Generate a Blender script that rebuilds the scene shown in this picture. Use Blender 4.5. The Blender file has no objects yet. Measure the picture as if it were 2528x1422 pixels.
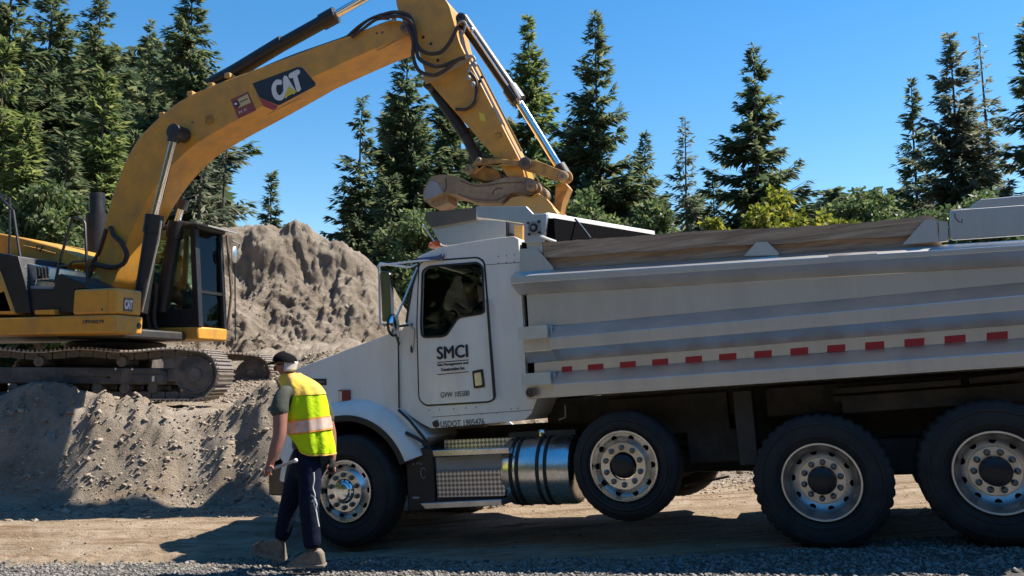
import bpy, bmesh, math, random
import numpy as np
from mathutils import Vector, Matrix
from mathutils.geometry import tessellate_polygon

# ------------------------------------------------------------------ camera, sky, sun, exposure
scene = bpy.context.scene
col = scene.collection
F = 2030.0                     # focal length in pixels of the 2528 px wide photograph
CX, CY = 1264.0, 711.0
CAM = Vector((0.0, 0.0, 1.55))
PITCH = math.atan(219.0 / F)   # the phone looks slightly upwards

cam_data = bpy.data.cameras.new('camera')
cam_data.sensor_width = 36.0
cam_data.lens = 36.0 * F / 2528.0
cam_data.clip_end = 2000.0
cam_data.clip_start = 0.05
cam = bpy.data.objects.new('camera', cam_data)
col.objects.link(cam)
cam.location = CAM
cam.rotation_euler = (math.pi / 2 + PITCH, 0, 0)
scene.camera = cam

SUN = Vector((0.68, 0.14, 1.0)).normalized()     # direction towards the sun
world = bpy.data.worlds.new('World')
scene.world = world
world.use_nodes = True
wn = world.node_tree.nodes
wl = world.node_tree.links
sky = wn.new('ShaderNodeTexSky')
sky.sky_type = 'NISHITA'
sky.sun_disc = False
sky.sun_elevation = math.asin(SUN.z)
sky.sun_rotation = math.atan2(SUN.x, SUN.y)
sky.altitude = 300
sky.air_density = 1.3
sky.dust_density = 0.0
sky.ozone_density = 2.5
bg = wn['Background']
bg.inputs['Strength'].default_value = 0.085
hsv = wn.new('ShaderNodeHueSaturation')
hsv.inputs['Saturation'].default_value = 1.38
wl.new(sky.outputs['Color'], hsv.inputs['Color'])
wl.new(hsv.outputs['Color'], bg.inputs['Color'])

sun_data = bpy.data.lights.new('sun', 'SUN')
sun_data.energy = 5.0
sun_data.angle = math.radians(0.55)
sun_data.color = (1.0, 0.93, 0.83)
sun = bpy.data.objects.new('sun', sun_data)
col.objects.link(sun)
sun.rotation_euler = SUN.to_track_quat('Z', 'Y').to_euler()

scene.view_settings.view_transform = 'Standard'
scene.view_settings.look = 'None'
scene.view_settings.gamma = 1.0
scene.view_settings.exposure = 1.06
scene.render.engine = 'CYCLES'
scene.cycles.max_bounces = 8
scene.cycles.transparent_max_bounces = 24
scene.cycles.use_denoising = True

R = math.radians
rng = np.random.default_rng(7)
random.seed(7)

# ------------------------------------------------------------------ measuring helpers
_f = Vector((0, math.cos(PITCH), math.sin(PITCH)))
_u = Vector((0, -math.sin(PITCH), math.cos(PITCH)))
_r = Vector((1, 0, 0))


def ray(px, py):
    return _r * (px - CX) + _f * F - _u * (py - CY)


def atY(px, py, Y):
    d = ray(px, py)
    return CAM + d * (Y / d.y)


class Frame:
    """a local frame: x along the thing, y across it (away from the viewer), z up"""

    def __init__(self, o, x, y):
        self.o = Vector(o)
        self.x = Vector(x).normalized()
        y = Vector(y)
        self.y = (y - self.x * y.dot(self.x)).normalized()
        self.z = self.x.cross(self.y).normalized()
        m = Matrix.Identity(4)
        for i, a in enumerate((self.x, self.y, self.z)):
            for j in range(3):
                m[j][i] = a[j]
        for j in range(3):
            m[j][3] = self.o[j]
        self.m = m
        self.inv = m.inverted()

    def at(self, px, py, d):
        """(x, z) of the point seen at a pixel on the plane y = d"""
        r = ray(px, py)
        t = ((self.o + self.y * d) - CAM).dot(self.y) / r.dot(self.y)
        p = self.inv @ (CAM + r * t)
        return (p.x, p.z)

    def p(self, px, py, d):
        a = self.at(px, py, d)
        return Vector((a[0], d, a[1]))

    def atx(self, px, py, xx):
        """(y, z) on the plane x = xx"""
        r = ray(px, py)
        t = ((self.o + self.x * xx) - CAM).dot(self.x) / r.dot(self.x)
        p = self.inv @ (CAM + r * t)
        return (p.y, p.z)


# ------------------------------------------------------------------ mesh helpers
class MB:
    def __init__(self):
        self.v = []
        self.f = []

    def add(self, vs, fs):
        b = len(self.v)
        self.v += [tuple(x) for x in vs]
        self.f += [tuple(b + i for i in f) for f in fs]
        return self

    def box(self, x0, x1, y0, y1, z0, z1):
        vs = [(x0, y0, z0), (x1, y0, z0), (x1, y1, z0), (x0, y1, z0), (x0, y0, z1), (x1, y0, z1), (x1, y1, z1), (x0, y1, z1)]
        return self.add(vs, [(0, 3, 2, 1), (4, 5, 6, 7), (0, 1, 5, 4), (1, 2, 6, 5), (2, 3, 7, 6), (3, 0, 4, 7)])

    def prism(self, outer, d0, d1, holes=()):
        """polygon in (x, z) carried from y = d0 to y = d1"""
        loops = [list(outer)] + [list(h) for h in holes]
        tri = tessellate_polygon([[Vector((p[0], p[1], 0)) for p in l] for l in loops])
        flat = [p for l in loops for p in l]
        n = len(flat)
        vs = [(p[0], d0, p[1]) for p in flat] + [(p[0], d1, p[1]) for p in flat]
        fs = [tuple(t) for t in tri] + [tuple(n + i for i in reversed(t)) for t in tri]
        b = 0
        for l in loops:
            m = len(l)
            for i in range(m):
                j = (i + 1) % m
                fs.append((b + i, b + j, n + b + j, n + b + i))
            b += m
        return self.add(vs, fs)

    def loft(self, rings, cap=True, closed=True):
        n = len(rings[0])
        vs = [p for r in rings for p in r]
        fs = []
        for k in range(len(rings) - 1):
            for i in range(n if closed else n - 1):
                j = (i + 1) % n
                fs.append((k * n + i, k * n + j, (k + 1) * n + j, (k + 1) * n + i))
        if cap:
            fs.append(tuple(reversed(range(n))))
            fs.append(tuple((len(rings) - 1) * n + i for i in range(n)))
        return self.add(vs, fs)

    def tube(self, pts, r, n=10, cap=True):
        pts = [Vector(p) for p in pts]
        rs = r if isinstance(r, (list, tuple)) else [r] * len(pts)
        rings = []
        up = None
        for i, p in enumerate(pts):
            a = pts[max(i - 1, 0)]
            b = pts[min(i + 1, len(pts) - 1)]
            t = (b - a).normalized()
            if up is None:
                ref = Vector((0, 0, 1)) if abs(t.z) < 0.9 else Vector((1, 0, 0))
                s = t.cross(ref).normalized()
            else:
                s = (up - t * up.dot(t)).normalized()
            up = s
            w = t.cross(s)
            rings.append([p + (s * math.cos(2 * math.pi * k / n) + w * math.sin(2 * math.pi * k / n)) * rs[i] for k in range(n)])
        return self.loft(rings, cap)

    def lathe(self, prof, n=48, c=(0, 0, 0), wob=None, axis='y'):
        """prof: list of (radius, along the axis)"""
        rings = []
        for (r, y) in prof:
            ring = []
            for k in range(n):
                a = 2 * math.pi * k / n
                rr = r if wob is None else wob(r, y, k)
                if axis == 'y':
                    ring.append((c[0] + rr * math.cos(a), c[1] + y, c[2] + rr * math.sin(a)))
                elif axis == 'x':
                    ring.append((c[0] + y, c[1] + rr * math.cos(a), c[2] + rr * math.sin(a)))
                else:
                    ring.append((c[0] + rr * math.cos(a), c[1] + rr * math.sin(a), c[2] + y))
            rings.append(ring)
        b = len(self.v)
        self.loft(rings, cap=False)
        if prof[0][0] < 0.07:
            self.f.append(tuple(b + k for k in reversed(range(n))))
        if prof[-1][0] < 0.07:
            self.f.append(tuple(b + (len(prof) - 1) * n + k for k in range(n)))
        return self

    def ball(self, c, rx, ry, rz, n=14, m=9):
        prof = [(max(1e-3, math.sin(math.pi * i / m)), -math.cos(math.pi * i / m)) for i in range(m + 1)]
        rings = [[(c[0] + rx * r * math.cos(2 * math.pi * k / n), c[1] + ry * r * math.sin(2 * math.pi * k / n), c[2] + rz * z) for k in range(n)] for (r, z) in prof]
        return self.loft(rings, cap=True)

    def bar(self, a, b, w, h, up=(0, 0, 1)):
        """rectangular bar from a to b"""
        a, b = Vector(a), Vector(b)
        t = (b - a).normalized()
        s = t.cross(Vector(up)).normalized()
        q = s.cross(t)
        rings = [[p + s * (w / 2 * i) + q * (h / 2 * j) for i, j in ((-1, -1), (1, -1), (1, 1), (-1, 1))] for p in (a, b)]
        return self.loft(rings)

    def xform(self, m):
        self.v = [tuple(m @ Vector(p)) for p in self.v]
        return self

    def mesh(self, name, mat, smooth=None):
        me = bpy.data.meshes.new(name)
        me.from_pydata(self.v, [], self.f)
        bm = bmesh.new()
        bm.from_mesh(me)
        bmesh.ops.recalc_face_normals(bm, faces=bm.faces)
        bm.to_mesh(me)
        bm.free()
        if mat is not None:
            me.materials.append(mat)
        if smooth is not None:
            me.shade_smooth()
            me.set_sharp_from_angle(angle=R(smooth))
        me.update()
        return me

    def build(self, name, mat, parent=None, smooth=35, bevel=0.0, seg=2):
        o = bpy.data.objects.new(name, self.mesh(name, mat, smooth))
        col.objects.link(o)
        if parent is not None:
            o.parent = parent
        if bevel:
            mo = o.modifiers.new('bevel', 'BEVEL')
            mo.width = bevel
            mo.segments = seg
            mo.limit_method = 'ANGLE'
            mo.angle_limit = R(35)
        return o


def rounded(pts, r, n=5):
    """round the corners of a polygon"""
    out = []
    m = len(pts)
    for i in range(m):
        p0, p, p1 = Vector(pts[i - 1]), Vector(pts[i]), Vector(pts[(i + 1) % m])
        a, b = (p0 - p), (p1 - p)
        k = min(r, a.length * 0.45, b.length * 0.45)
        a = p + a.normalized() * k
        b = p + b.normalized() * k
        for j in range(n + 1):
            t = j / n
            q = a * (1 - t) ** 2 + p * 2 * t * (1 - t) + b * t * t
            out.append((q.x, q.y))
    return out


def offset_poly(pts, s):
    """grow a polygon by about s (works for roughly convex outlines)"""
    c = Vector((sum(p[0] for p in pts) / len(pts), sum(p[1] for p in pts) / len(pts)))
    out = []
    m = len(pts)
    for i in range(m):
        t = (Vector(pts[(i + 1) % m]) - Vector(pts[i - 1])).normalized()
        nrm = Vector((t.y, -t.x))
        if nrm.dot(Vector(pts[i]) - c) < 0:
            nrm = -nrm
        q = Vector(pts[i]) + nrm * s
        out.append((q.x, q.y))
    return out


def spline(pts, n=8):
    """smooth curve through points (Catmull-Rom)"""
    pts = [Vector(p) for p in pts]
    out = []
    for i in range(len(pts) - 1):
        p0 = pts[max(i - 1, 0)]
        p1, p2 = pts[i], pts[i + 1]
        p3 = pts[min(i + 2, len(pts) - 1)]
        for j in range(n):
            t = j / n
            out.append(0.5 * ((2 * p1) + (p2 - p0) * t + (2 * p0 - 5 * p1 + 4 * p2 - p3) * t * t + (3 * p1 - p0 - 3 * p2 + p3) * t ** 3))
    out.append(pts[-1])
    return out


def tag(o, label=None, cat=None, group=None, kind=None):
    for k, v in (('label', label), ('category', cat), ('group', group), ('kind', kind)):
        if v:
            o[k] = v
    return o


def empty(name, m):
    o = bpy.data.objects.new(name, None)
    col.objects.link(o)
    o.empty_display_size = 0.2
    o.matrix_world = m
    return o


def link_mesh(name, me, parent=None, loc=(0, 0, 0), rot=(0, 0, 0), scale=(1, 1, 1)):
    o = bpy.data.objects.new(name, me)
    col.objects.link(o)
    o.parent = parent
    o.location = loc
    o.rotation_euler = rot
    o.scale = scale
    return o


def text_mesh(name, s, mat, height, width=None, bold=0.0, shear=0.0, depth=0.002, fat=0.0):
    """flat lettering as a mesh in the local (x, z) plane, facing -y"""
    cu = bpy.data.curves.new(name, 'FONT')
    cu.body = s
    cu.size = 1.0
    cu.offset = bold
    cu.shear = shear
    cu.extrude = 0.01
    cu.resolution_u = 4
    to = bpy.data.objects.new(name, cu)
    col.objects.link(to)
    dg = bpy.context.evaluated_depsgraph_get()
    me = bpy.data.meshes.new_from_object(to.evaluated_get(dg))
    bpy.data.objects.remove(to)
    co = np.array([v.co[:] for v in me.vertices])
    lo, hi = co.min(0), co.max(0)
    h = hi[1] - lo[1]
    sx = sy = height / h
    if width:
        sx = width / (hi[0] - lo[0])
    out = np.zeros_like(co)
    out[:, 0] = (co[:, 0] - lo[0]) * sx
    out[:, 2] = (co[:, 1] - lo[1]) * sy
    out[:, 1] = -(co[:, 2] - lo[2]) / 0.02 * depth
    me.vertices.foreach_set('co', out.ravel())
    me.materials.clear()
    me.materials.append(mat)
    me.update()
    if fat:
        bm = bmesh.new()
        bm.from_mesh(me)
        for i, (ox, oz) in enumerate(((-fat, 0), (fat, 0), (0, fat * 0.7), (0, -fat * 0.7))):
            g = bmesh.ops.duplicate(bm, geom=bm.verts[:len(out)] + bm.edges[:] + bm.faces[:]) if i == 0 else bmesh.ops.duplicate(bm, geom=src)
            if i == 0:
                bm.verts.ensure_lookup_table()
            vs = [x for x in g['geom'] if isinstance(x, bmesh.types.BMVert)]
            if i == 0:
                src = list(g['geom'])
                for v in vs:
                    v.co.x += ox
                    v.co.y -= 0.0004
            else:
                for v in vs:
                    v.co.x += ox + fat
                    v.co.z += oz
                    v.co.y -= 0.0004 * i
        bm.to_mesh(me)
        bm.free()
    return me


# ------------------------------------------------------------------ noise (numpy)
def _hash(ix, iy, seed):
    h = (ix.astype(np.int64) * 374761393 + iy.astype(np.int64) * 668265263 + seed * 144269504) & 0x7fffffff
    h = ((h ^ (h >> 13)) * 1274126177) & 0x7fffffff
    h = (h ^ (h >> 16)) & 0xffffff
    return h / float(0xffffff)


def vnoise(x, y, seed=0):
    ix, iy = np.floor(x), np.floor(y)
    fx, fy = x - ix, y - iy
    fx = fx * fx * fx * (fx * (fx * 6 - 15) + 10)
    fy = fy * fy * fy * (fy * (fy * 6 - 15) + 10)
    a, b = _hash(ix, iy, seed), _hash(ix + 1, iy, seed)
    c, d = _hash(ix, iy + 1, seed), _hash(ix + 1, iy + 1, seed)
    return (a * (1 - fx) + b * fx) * (1 - fy) + (c * (1 - fx) + d * fx) * fy


def fbm(x, y, seed=0, o=4, g=0.5):
    s = np.zeros_like(x)
    a, t = 1.0, 0.0
    for i in range(o):
        s = s + a * (vnoise(x * 2 ** i + 17.3 * i, y * 2 ** i - 9.1 * i, seed + i) * 2 - 1)
        t += a
        a *= g
    return s / t


def sstep(a, b, x):
    t = np.clip((x - a) / (b - a), 0, 1)
    return t * t * (3 - 2 * t)


# ------------------------------------------------------------------ materials
def mat_new(name):
    m = bpy.data.materials.new(name)
    m.use_nodes = True
    return m, m.node_tree.nodes, m.node_tree.links, m.node_tree.nodes['Principled BSDF']


def paint(name, c, rough=0.45, metal=0.0, dirt=None, dirt_amt=0.25, scale=6.0, bump=0.0, bscale=40, spec=0.5, coat=0.0, streak=False):
    """a surface with wear: two colours mixed by noise"""
    m, n, l, b = mat_new(name)
    b.inputs['Roughness'].default_value = rough
    b.inputs['Metallic'].default_value = metal
    b.inputs['Specular IOR Level'].default_value = spec
    if coat:
        b.inputs['Coat Weight'].default_value = coat
        b.inputs['Coat Roughness'].default_value = 0.15
    tc = n.new('ShaderNodeTexCoord')
    if dirt is None:
        dirt = tuple(x * 0.6 for x in c)
    no = n.new('ShaderNodeTexNoise')
    no.inputs['Scale'].default_value = scale
    no.inputs['Detail'].default_value = 8
    no.inputs['Roughness'].default_value = 0.65
    if streak:          # rain and dust have run down the panels
        mpp = n.new('ShaderNodeMapping')
        mpp.inputs['Scale'].default_value = (1.6, 1.6, 0.35)
        l.new(tc.outputs['Object'], mpp.inputs['Vector'])
        l.new(mpp.outputs['Vector'], no.inputs['Vector'])
    else:
        l.new(tc.outputs['Object'], no.inputs['Vector'])
    ra = n.new('ShaderNodeValToRGB')
    ra.color_ramp.elements[0].position = 0.42
    ra.color_ramp.elements[1].position = 0.75
    ra.color_ramp.elements[0].color = (0, 0, 0, 1)
    ra.color_ramp.elements[1].color = (dirt_amt,) * 3 + (1,)
    l.new(no.outputs['Fac'], ra.inputs['Fac'])
    mx = n.new('ShaderNodeMix')
    mx.data_type = 'RGBA'
    mx.inputs['A'].default_value = (*c, 1)
    mx.inputs['B'].default_value = (*dirt, 1)
    l.new(ra.outputs['Color'], mx.inputs['Factor'])
    l.new(mx.outputs['Result'], b.inputs['Base Color'])
    mr = n.new('ShaderNodeMapRange')
    mr.inputs['To Min'].default_value = max(0.02, rough - 0.08)
    mr.inputs['To Max'].default_value = min(1, rough + 0.15)
    l.new(no.outputs['Fac'], mr.inputs['Value'])
    l.new(mr.outputs['Result'], b.inputs['Roughness'])
    if bump:
        n2 = n.new('ShaderNodeTexNoise')
        n2.inputs['Scale'].default_value = bscale
        n2.inputs['Detail'].default_value = 6
        l.new(tc.outputs['Object'], n2.inputs['Vector'])
        bu = n.new('ShaderNodeBump')
        bu.inputs['Strength'].default_value = bump
        bu.inputs['Distance'].default_value = 0.02
        l.new(n2.outputs['Fac'], bu.inputs['Height'])
        l.new(bu.outputs['Normal'], b.inputs['Normal'])
    return m


M = {}
M['white'] = paint('white_paint', (0.82, 0.79, 0.73), 0.32, dirt=(0.48, 0.43, 0.36), dirt_amt=0.38, scale=2.6, coat=0.3, streak=True)
M['bedwhite'] = paint('bed_aluminium', (0.66, 0.64, 0.61), 0.36, 0.85, dirt=(0.40, 0.36, 0.31), dirt_amt=0.45, scale=1.8, streak=True)
M['bedcap'] = paint('bed_cap_paint', (0.62, 0.60, 0.50), 0.5, dirt=(0.4, 0.36, 0.25), dirt_amt=0.5, scale=8)
M['alu'] = paint('aluminium', (0.72, 0.71, 0.69), 0.34, 1.0, dirt=(0.4, 0.38, 0.36), dirt_amt=0.5, scale=9)
M['polish'] = paint('polished_aluminium', (0.74, 0.73, 0.71), 0.24, 1.0, dirt=(0.42, 0.39, 0.35), dirt_amt=0.5, scale=7)
M['chrome'] = paint('chrome', (0.85, 0.85, 0.85), 0.08, 1.0, dirt_amt=0.15)
M['black'] = paint('black_paint', (0.012, 0.012, 0.014), 0.4, dirt=(0.05, 0.045, 0.04), dirt_amt=0.3)
M['dark'] = paint('dark_steel', (0.025, 0.024, 0.023), 0.55, 0.0, dirt=(0.09, 0.075, 0.06), dirt_amt=0.5)
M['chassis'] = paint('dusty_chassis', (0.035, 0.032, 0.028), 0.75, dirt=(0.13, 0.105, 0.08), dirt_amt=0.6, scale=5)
M['rubber'] = paint('tyre_rubber', (0.016, 0.016, 0.017), 0.75, dirt=(0.09, 0.08, 0.065), dirt_amt=0.35, scale=5, bump=0.15)
M['fender_rubber'] = paint('fender_rubber', (0.014, 0.014, 0.015), 0.5, dirt=(0.06, 0.055, 0.05), dirt_amt=0.3)
M['yellow'] = paint('digger_yellow', (0.62, 0.29, 0.035), 0.42, dirt=(0.27, 0.165, 0.07), dirt_amt=0.7, scale=3.4, bump=0.06, bscale=30)
M['yellowdusty'] = paint('dusty_digger_yellow', (0.52, 0.285, 0.07), 0.6, dirt=(0.33, 0.25, 0.16), dirt_amt=0.9, scale=4, bump=0.1, bscale=30)
M['rustyellow'] = paint('worn_digger_yellow', (0.48, 0.25, 0.06), 0.55, dirt=(0.10, 0.045, 0.03), dirt_amt=0.9, scale=7, bump=0.2)
M['steel'] = paint('worn_steel', (0.36, 0.25, 0.15), 0.6, 0.1, dirt=(0.16, 0.10, 0.065), dirt_amt=0.9, scale=5, bump=0.4, bscale=20)
M['pinsteel'] = paint('pin_steel', (0.16, 0.11, 0.085), 0.5, 0.3, dirt=(0.05, 0.02, 0.015), dirt_amt=0.6)
M['shoe'] = paint('track_shoe_steel', (0.42, 0.37, 0.32), 0.38, 0.6, dirt=(0.24, 0.19, 0.15), dirt_amt=0.8, scale=10, bump=0.2)
M['trackdark'] = paint('track_frame_steel', (0.055, 0.052, 0.052), 0.6, 0.0, dirt=(0.22, 0.18, 0.15), dirt_amt=0.75, scale=4, bump=0.2)
M['link'] = paint('track_link_steel', (0.10, 0.085, 0.072), 0.65, 0.2, dirt=(0.26, 0.21, 0.17), dirt_amt=0.8, scale=9)
M['hose'] = paint('hose_rubber', (0.035, 0.022, 0.017), 0.55, dirt=(0.10, 0.06, 0.045), dirt_amt=0.5)
M['blue_letter'] = paint('navy_lettering', (0.008, 0.011, 0.035), 0.4, dirt_amt=0.1)
M['red_tape'] = paint('red_tape', (0.42, 0.02, 0.03), 0.35, dirt=(0.25, 0.02, 0.03), dirt_amt=0.4)
M['decal_black'] = paint('decal_black', (0.02, 0.021, 0.028), 0.4, dirt=(0.06, 0.05, 0.045), dirt_amt=0.3)
M['decal_red'] = paint('decal_red', (0.42, 0.055, 0.05), 0.45, dirt=(0.3, 0.09, 0.07), dirt_amt=0.5)
M['decal_brick'] = paint('decal_brick_red', (0.26, 0.055, 0.045), 0.45, dirt=(0.2, 0.08, 0.05), dirt_amt=0.5)
M['decal_cream'] = paint('decal_cream', (0.60, 0.46, 0.22), 0.5, dirt=(0.4, 0.3, 0.12), dirt_amt=0.5)
M['decal_white'] = paint('decal_white', (0.72, 0.70, 0.68), 0.45, dirt=(0.5, 0.45, 0.4), dirt_amt=0.4)
M['decal_yellow'] = paint('decal_yellow', (0.70, 0.52, 0.05), 0.45, dirt_amt=0.15)
M['orange_lens'] = paint('orange_lens', (0.75, 0.13, 0.02), 0.2, dirt_amt=0.1, coat=0.5)
M['red_lens'] = paint('red_lens', (0.22, 0.02, 0.015), 0.25, dirt_amt=0.2, coat=0.3)
M['lens'] = paint('clear_lens', (0.75, 0.65, 0.5), 0.2, dirt_amt=0.2)
M['visor'] = paint('blue_visor', (0.10, 0.12, 0.22), 0.25, dirt_amt=0.2)
M['interior'] = paint('cab_interior', (0.03, 0.03, 0.032), 0.8, dirt_amt=0.2)
M['greyseat'] = paint('grey_seat', (0.12, 0.13, 0.13), 0.8, dirt_amt=0.3)
M['tarp'] = paint('black_tarp', (0.005, 0.005, 0.006), 1.0, dirt_amt=0.3, spec=0.03)
M['skin'] = paint('skin', (0.30, 0.135, 0.095), 0.6, dirt=(0.24, 0.09, 0.065), dirt_amt=0.5, scale=12)
M['hair'] = paint('white_hair', (0.62, 0.58, 0.54), 0.6, dirt_amt=0.4, scale=60)
M['shirt'] = paint('olive_shirt', (0.055, 0.062, 0.045), 0.85, dirt=(0.035, 0.04, 0.03), dirt_amt=0.6, scale=14, bump=0.3, bscale=22)
M['jeans'] = paint('navy_trousers', (0.007, 0.011, 0.026), 0.95, dirt=(0.018, 0.025, 0.05), dirt_amt=0.5, scale=9, bump=0.6, bscale=14, spec=0.1)
M['cap'] = paint('black_cap', (0.005, 0.005, 0.006), 0.95, dirt_amt=0.3, spec=0.1)
M['vest'] = paint('hi_vis_yellow', (0.52, 0.72, 0.005), 0.7, dirt=(0.36, 0.55, 0.01), dirt_amt=0.6, scale=9, bump=0.7, bscale=13, spec=0.2)
M['yoke'] = paint('hi_vis_yoke', (0.80, 0.55, 0.07), 0.8, dirt=(0.80, 0.36, 0.16), dirt_amt=0.9, scale=11, bump=0.6, bscale=18, spec=0.2)
M['stripe'] = paint('reflective_stripe', (0.55, 0.36, 0.28), 0.4, dirt=(0.75, 0.66, 0.6), dirt_amt=0.8, scale=14)
M['stripe_edge'] = paint('orange_stripe_edge', (0.80, 0.30, 0.05), 0.6, dirt_amt=0.2)
M['glove'] = paint('dark_glove', (0.014, 0.014, 0.014), 0.8, dirt=(0.06, 0.055, 0.05), dirt_amt=0.4)
M['shoe_tan'] = paint('tan_shoe', (0.20, 0.165, 0.125), 0.75, dirt=(0.05, 0.04, 0.035), dirt_amt=0.9, scale=22)
M['sole'] = paint('shoe_sole', (0.20, 0.17, 0.14), 0.85, dirt=(0.1, 0.08, 0.06), dirt_amt=0.6, scale=14)
M['toolmetal'] = paint('grey_tool_metal', (0.40, 0.39, 0.37), 0.35, 0.8, dirt_amt=0.4, scale=20)
M['bark'] = paint('bark', (0.10, 0.075, 0.055), 0.9, dirt=(0.045, 0.035, 0.028), dirt_amt=1.0, scale=9, bump=0.6, bscale=12)
M['plastic_grey'] = paint('grey_plastic', (0.30, 0.30, 0.31), 0.5, dirt=(0.2, 0.18, 0.16), dirt_amt=0.5)
M['lipgrey'] = paint('dark_grey_steel', (0.085, 0.08, 0.07), 0.7, dirt=(0.16, 0.13, 0.10), dirt_amt=0.6, scale=6)  # darker mottled grey for the lip of the cab shield
M['text_dark'] = paint('dark_lettering', (0.035, 0.04, 0.05), 0.5, dirt_amt=0.2)
M['text_faint'] = paint('grey_lettering', (0.22, 0.23, 0.25), 0.5, dirt_amt=0.2)


def glass_mat(name, tint, gloss=0.08, rough=0.02):
    m, n, l, b = mat_new(name)
    out = n['Material Output']
    tr = n.new('ShaderNodeBsdfTransparent')
    tr.inputs['Color'].default_value = (*tint, 1)
    gl = n.new('ShaderNodeBsdfGlossy')
    gl.inputs['Roughness'].default_value = rough
    fr = n.new('ShaderNodeFresnel')
    fr.inputs['IOR'].default_value = 1.35
    ad = n.new('ShaderNodeMath')
    ad.operation = 'ADD'
    ad.inputs[1].default_value = gloss
    l.new(fr.outputs['Fac'], ad.inputs[0])
    mx = n.new('ShaderNodeMixShader')
    l.new(ad.outputs[0], mx.inputs['Fac'])
    l.new(tr.outputs[0], mx.inputs[1])
    l.new(gl.outputs[0], mx.inputs[2])
    l.new(mx.outputs[0], out.inputs['Surface'])
    n.remove(b)
    return m


M['glass'] = glass_mat('tinted_window_glass', (0.70, 0.77, 0.73), 0.01)
M['cabglass'] = glass_mat('green_cab_glass', (0.80, 0.93, 0.86), 0.0)


def treadplate():
    m, n, l, b = mat_new('tread_plate')
    b.inputs['Metallic'].default_value = 0.9
    b.inputs['Roughness'].default_value = 0.38
    tc = n.new('ShaderNodeTexCoord')
    mp = n.new('ShaderNodeMapping')
    mp.inputs['Rotation'].default_value = (0, R(45), 0)
    mp.inputs['Scale'].default_value = (34, 0, 34)
    l.new(tc.outputs['Object'], mp.inputs['Vector'])
    ch = n.new('ShaderNodeTexChecker')
    ch.inputs['Scale'].default_value = 1.0
    ch.inputs['Color1'].default_value = (0.72, 0.66, 0.63, 1)
    ch.inputs['Color2'].default_value = (0.22, 0.20, 0.19, 1)
    l.new(mp.outputs['Vector'], ch.inputs['Vector'])
    l.new(ch.outputs['Color'], b.inputs['Base Color'])
    bu = n.new('ShaderNodeBump')
    bu.inputs['Strength'].default_value = 0.5
    bu.inputs['Distance'].default_value = 0.004
    l.new(ch.outputs['Fac'], bu.inputs['Height'])
    l.new(bu.outputs['Normal'], b.inputs['Normal'])
    return m


M['tread'] = treadplate()


def wood_mat():
    m, n, l, b = mat_new('weathered_plank')
    b.inputs['Roughness'].default_value = 0.85
    tc = n.new('ShaderNodeTexCoord')
    mp = n.new('ShaderNodeMapping')
    mp.inputs['Scale'].default_value = (0.7, 6, 14)
    l.new(tc.outputs['Object'], mp.inputs['Vector'])
    no = n.new('ShaderNodeTexNoise')
    no.inputs['Scale'].default_value = 2.2
    no.inputs['Detail'].default_value = 10
    no.inputs['Roughness'].default_value = 0.7
    no.inputs['Distortion'].default_value = 0.8
    l.new(mp.outputs['Vector'], no.inputs['Vector'])
    ra = n.new('ShaderNodeValToRGB')
    e = ra.color_ramp.elements
    e[0].position, e[0].color = 0.3, (0.16, 0.105, 0.068, 1)
    e[1].position, e[1].color = 0.68, (0.58, 0.44, 0.31, 1)
    x = e.new(0.5)
    x.color = (0.40, 0.285, 0.19, 1)
    l.new(no.outputs['Fac'], ra.inputs['Fac'])
    l.new(ra.outputs['Color'], b.inputs['Base Color'])
    bu = n.new('ShaderNodeBump')
    bu.inputs['Strength'].default_value = 0.5
    bu.inputs['Distance'].default_value = 0.01
    l.new(no.outputs['Fac'], bu.inputs['Height'])
    l.new(bu.outputs['Normal'], b.inputs['Normal'])
    return m


M['wood'] = wood_mat()


def leaf_mat(name, c1, c2, c3, trans=0.3):
    m, n, l, b = mat_new(name)
    out = n['Material Output']
    ge = n.new('ShaderNodeNewGeometry')
    ra = n.new('ShaderNodeValToRGB')
    e = ra.color_ramp.elements
    e[0].position, e[0].color = 0.0, (*c1, 1)
    e[1].position, e[1].color = 1.0, (*c3, 1)
    x = e.new(0.55)
    x.color = (*c2, 1)
    l.new(ge.outputs['Random Per Island'], ra.inputs['Fac'])
    b.inputs['Roughness'].default_value = 0.55
    b.inputs['Specular IOR Level'].default_value = 0.35
    l.new(ra.outputs['Color'], b.inputs['Base Color'])
    tr = n.new('ShaderNodeBsdfTranslucent')
    hs = n.new('ShaderNodeHueSaturation')
    hs.inputs['Saturation'].default_value = 1.1
    hs.inputs['Value'].default_value = 1.5
    l.new(ra.outputs['Color'], hs.inputs['Color'])
    l.new(hs.outputs['Color'], tr.inputs['Color'])
    mx = n.new('ShaderNodeMixShader')
    mx.inputs['Fac'].default_value = trans
    l.new(b.outputs[0], mx.inputs[1])
    l.new(tr.outputs[0], mx.inputs[2])
    l.new(mx.outputs[0], out.inputs['Surface'])
    return m


M['fir'] = leaf_mat('fir_needles', (0.045, 0.070, 0.038), (0.095, 0.125, 0.062), (0.19, 0.195, 0.10), 0.45)
M['firgreen'] = leaf_mat('light_fir_needles', (0.063, 0.098, 0.039), (0.127, 0.161, 0.057), (0.230, 0.241, 0.092), 0.50)
M['firsparse'] = leaf_mat('dry_fir_needles', (0.066, 0.084, 0.060), (0.132, 0.150, 0.096), (0.240, 0.228, 0.168), 0.45)
M['leafyellow'] = leaf_mat('yellow_green_leaves', (0.070, 0.095, 0.022), (0.17, 0.195, 0.035), (0.29, 0.26, 0.06), 0.45)
M['leafgreen'] = leaf_mat('green_leaves', (0.045, 0.075, 0.03), (0.10, 0.14, 0.055), (0.19, 0.21, 0.09), 0.4)


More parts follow.
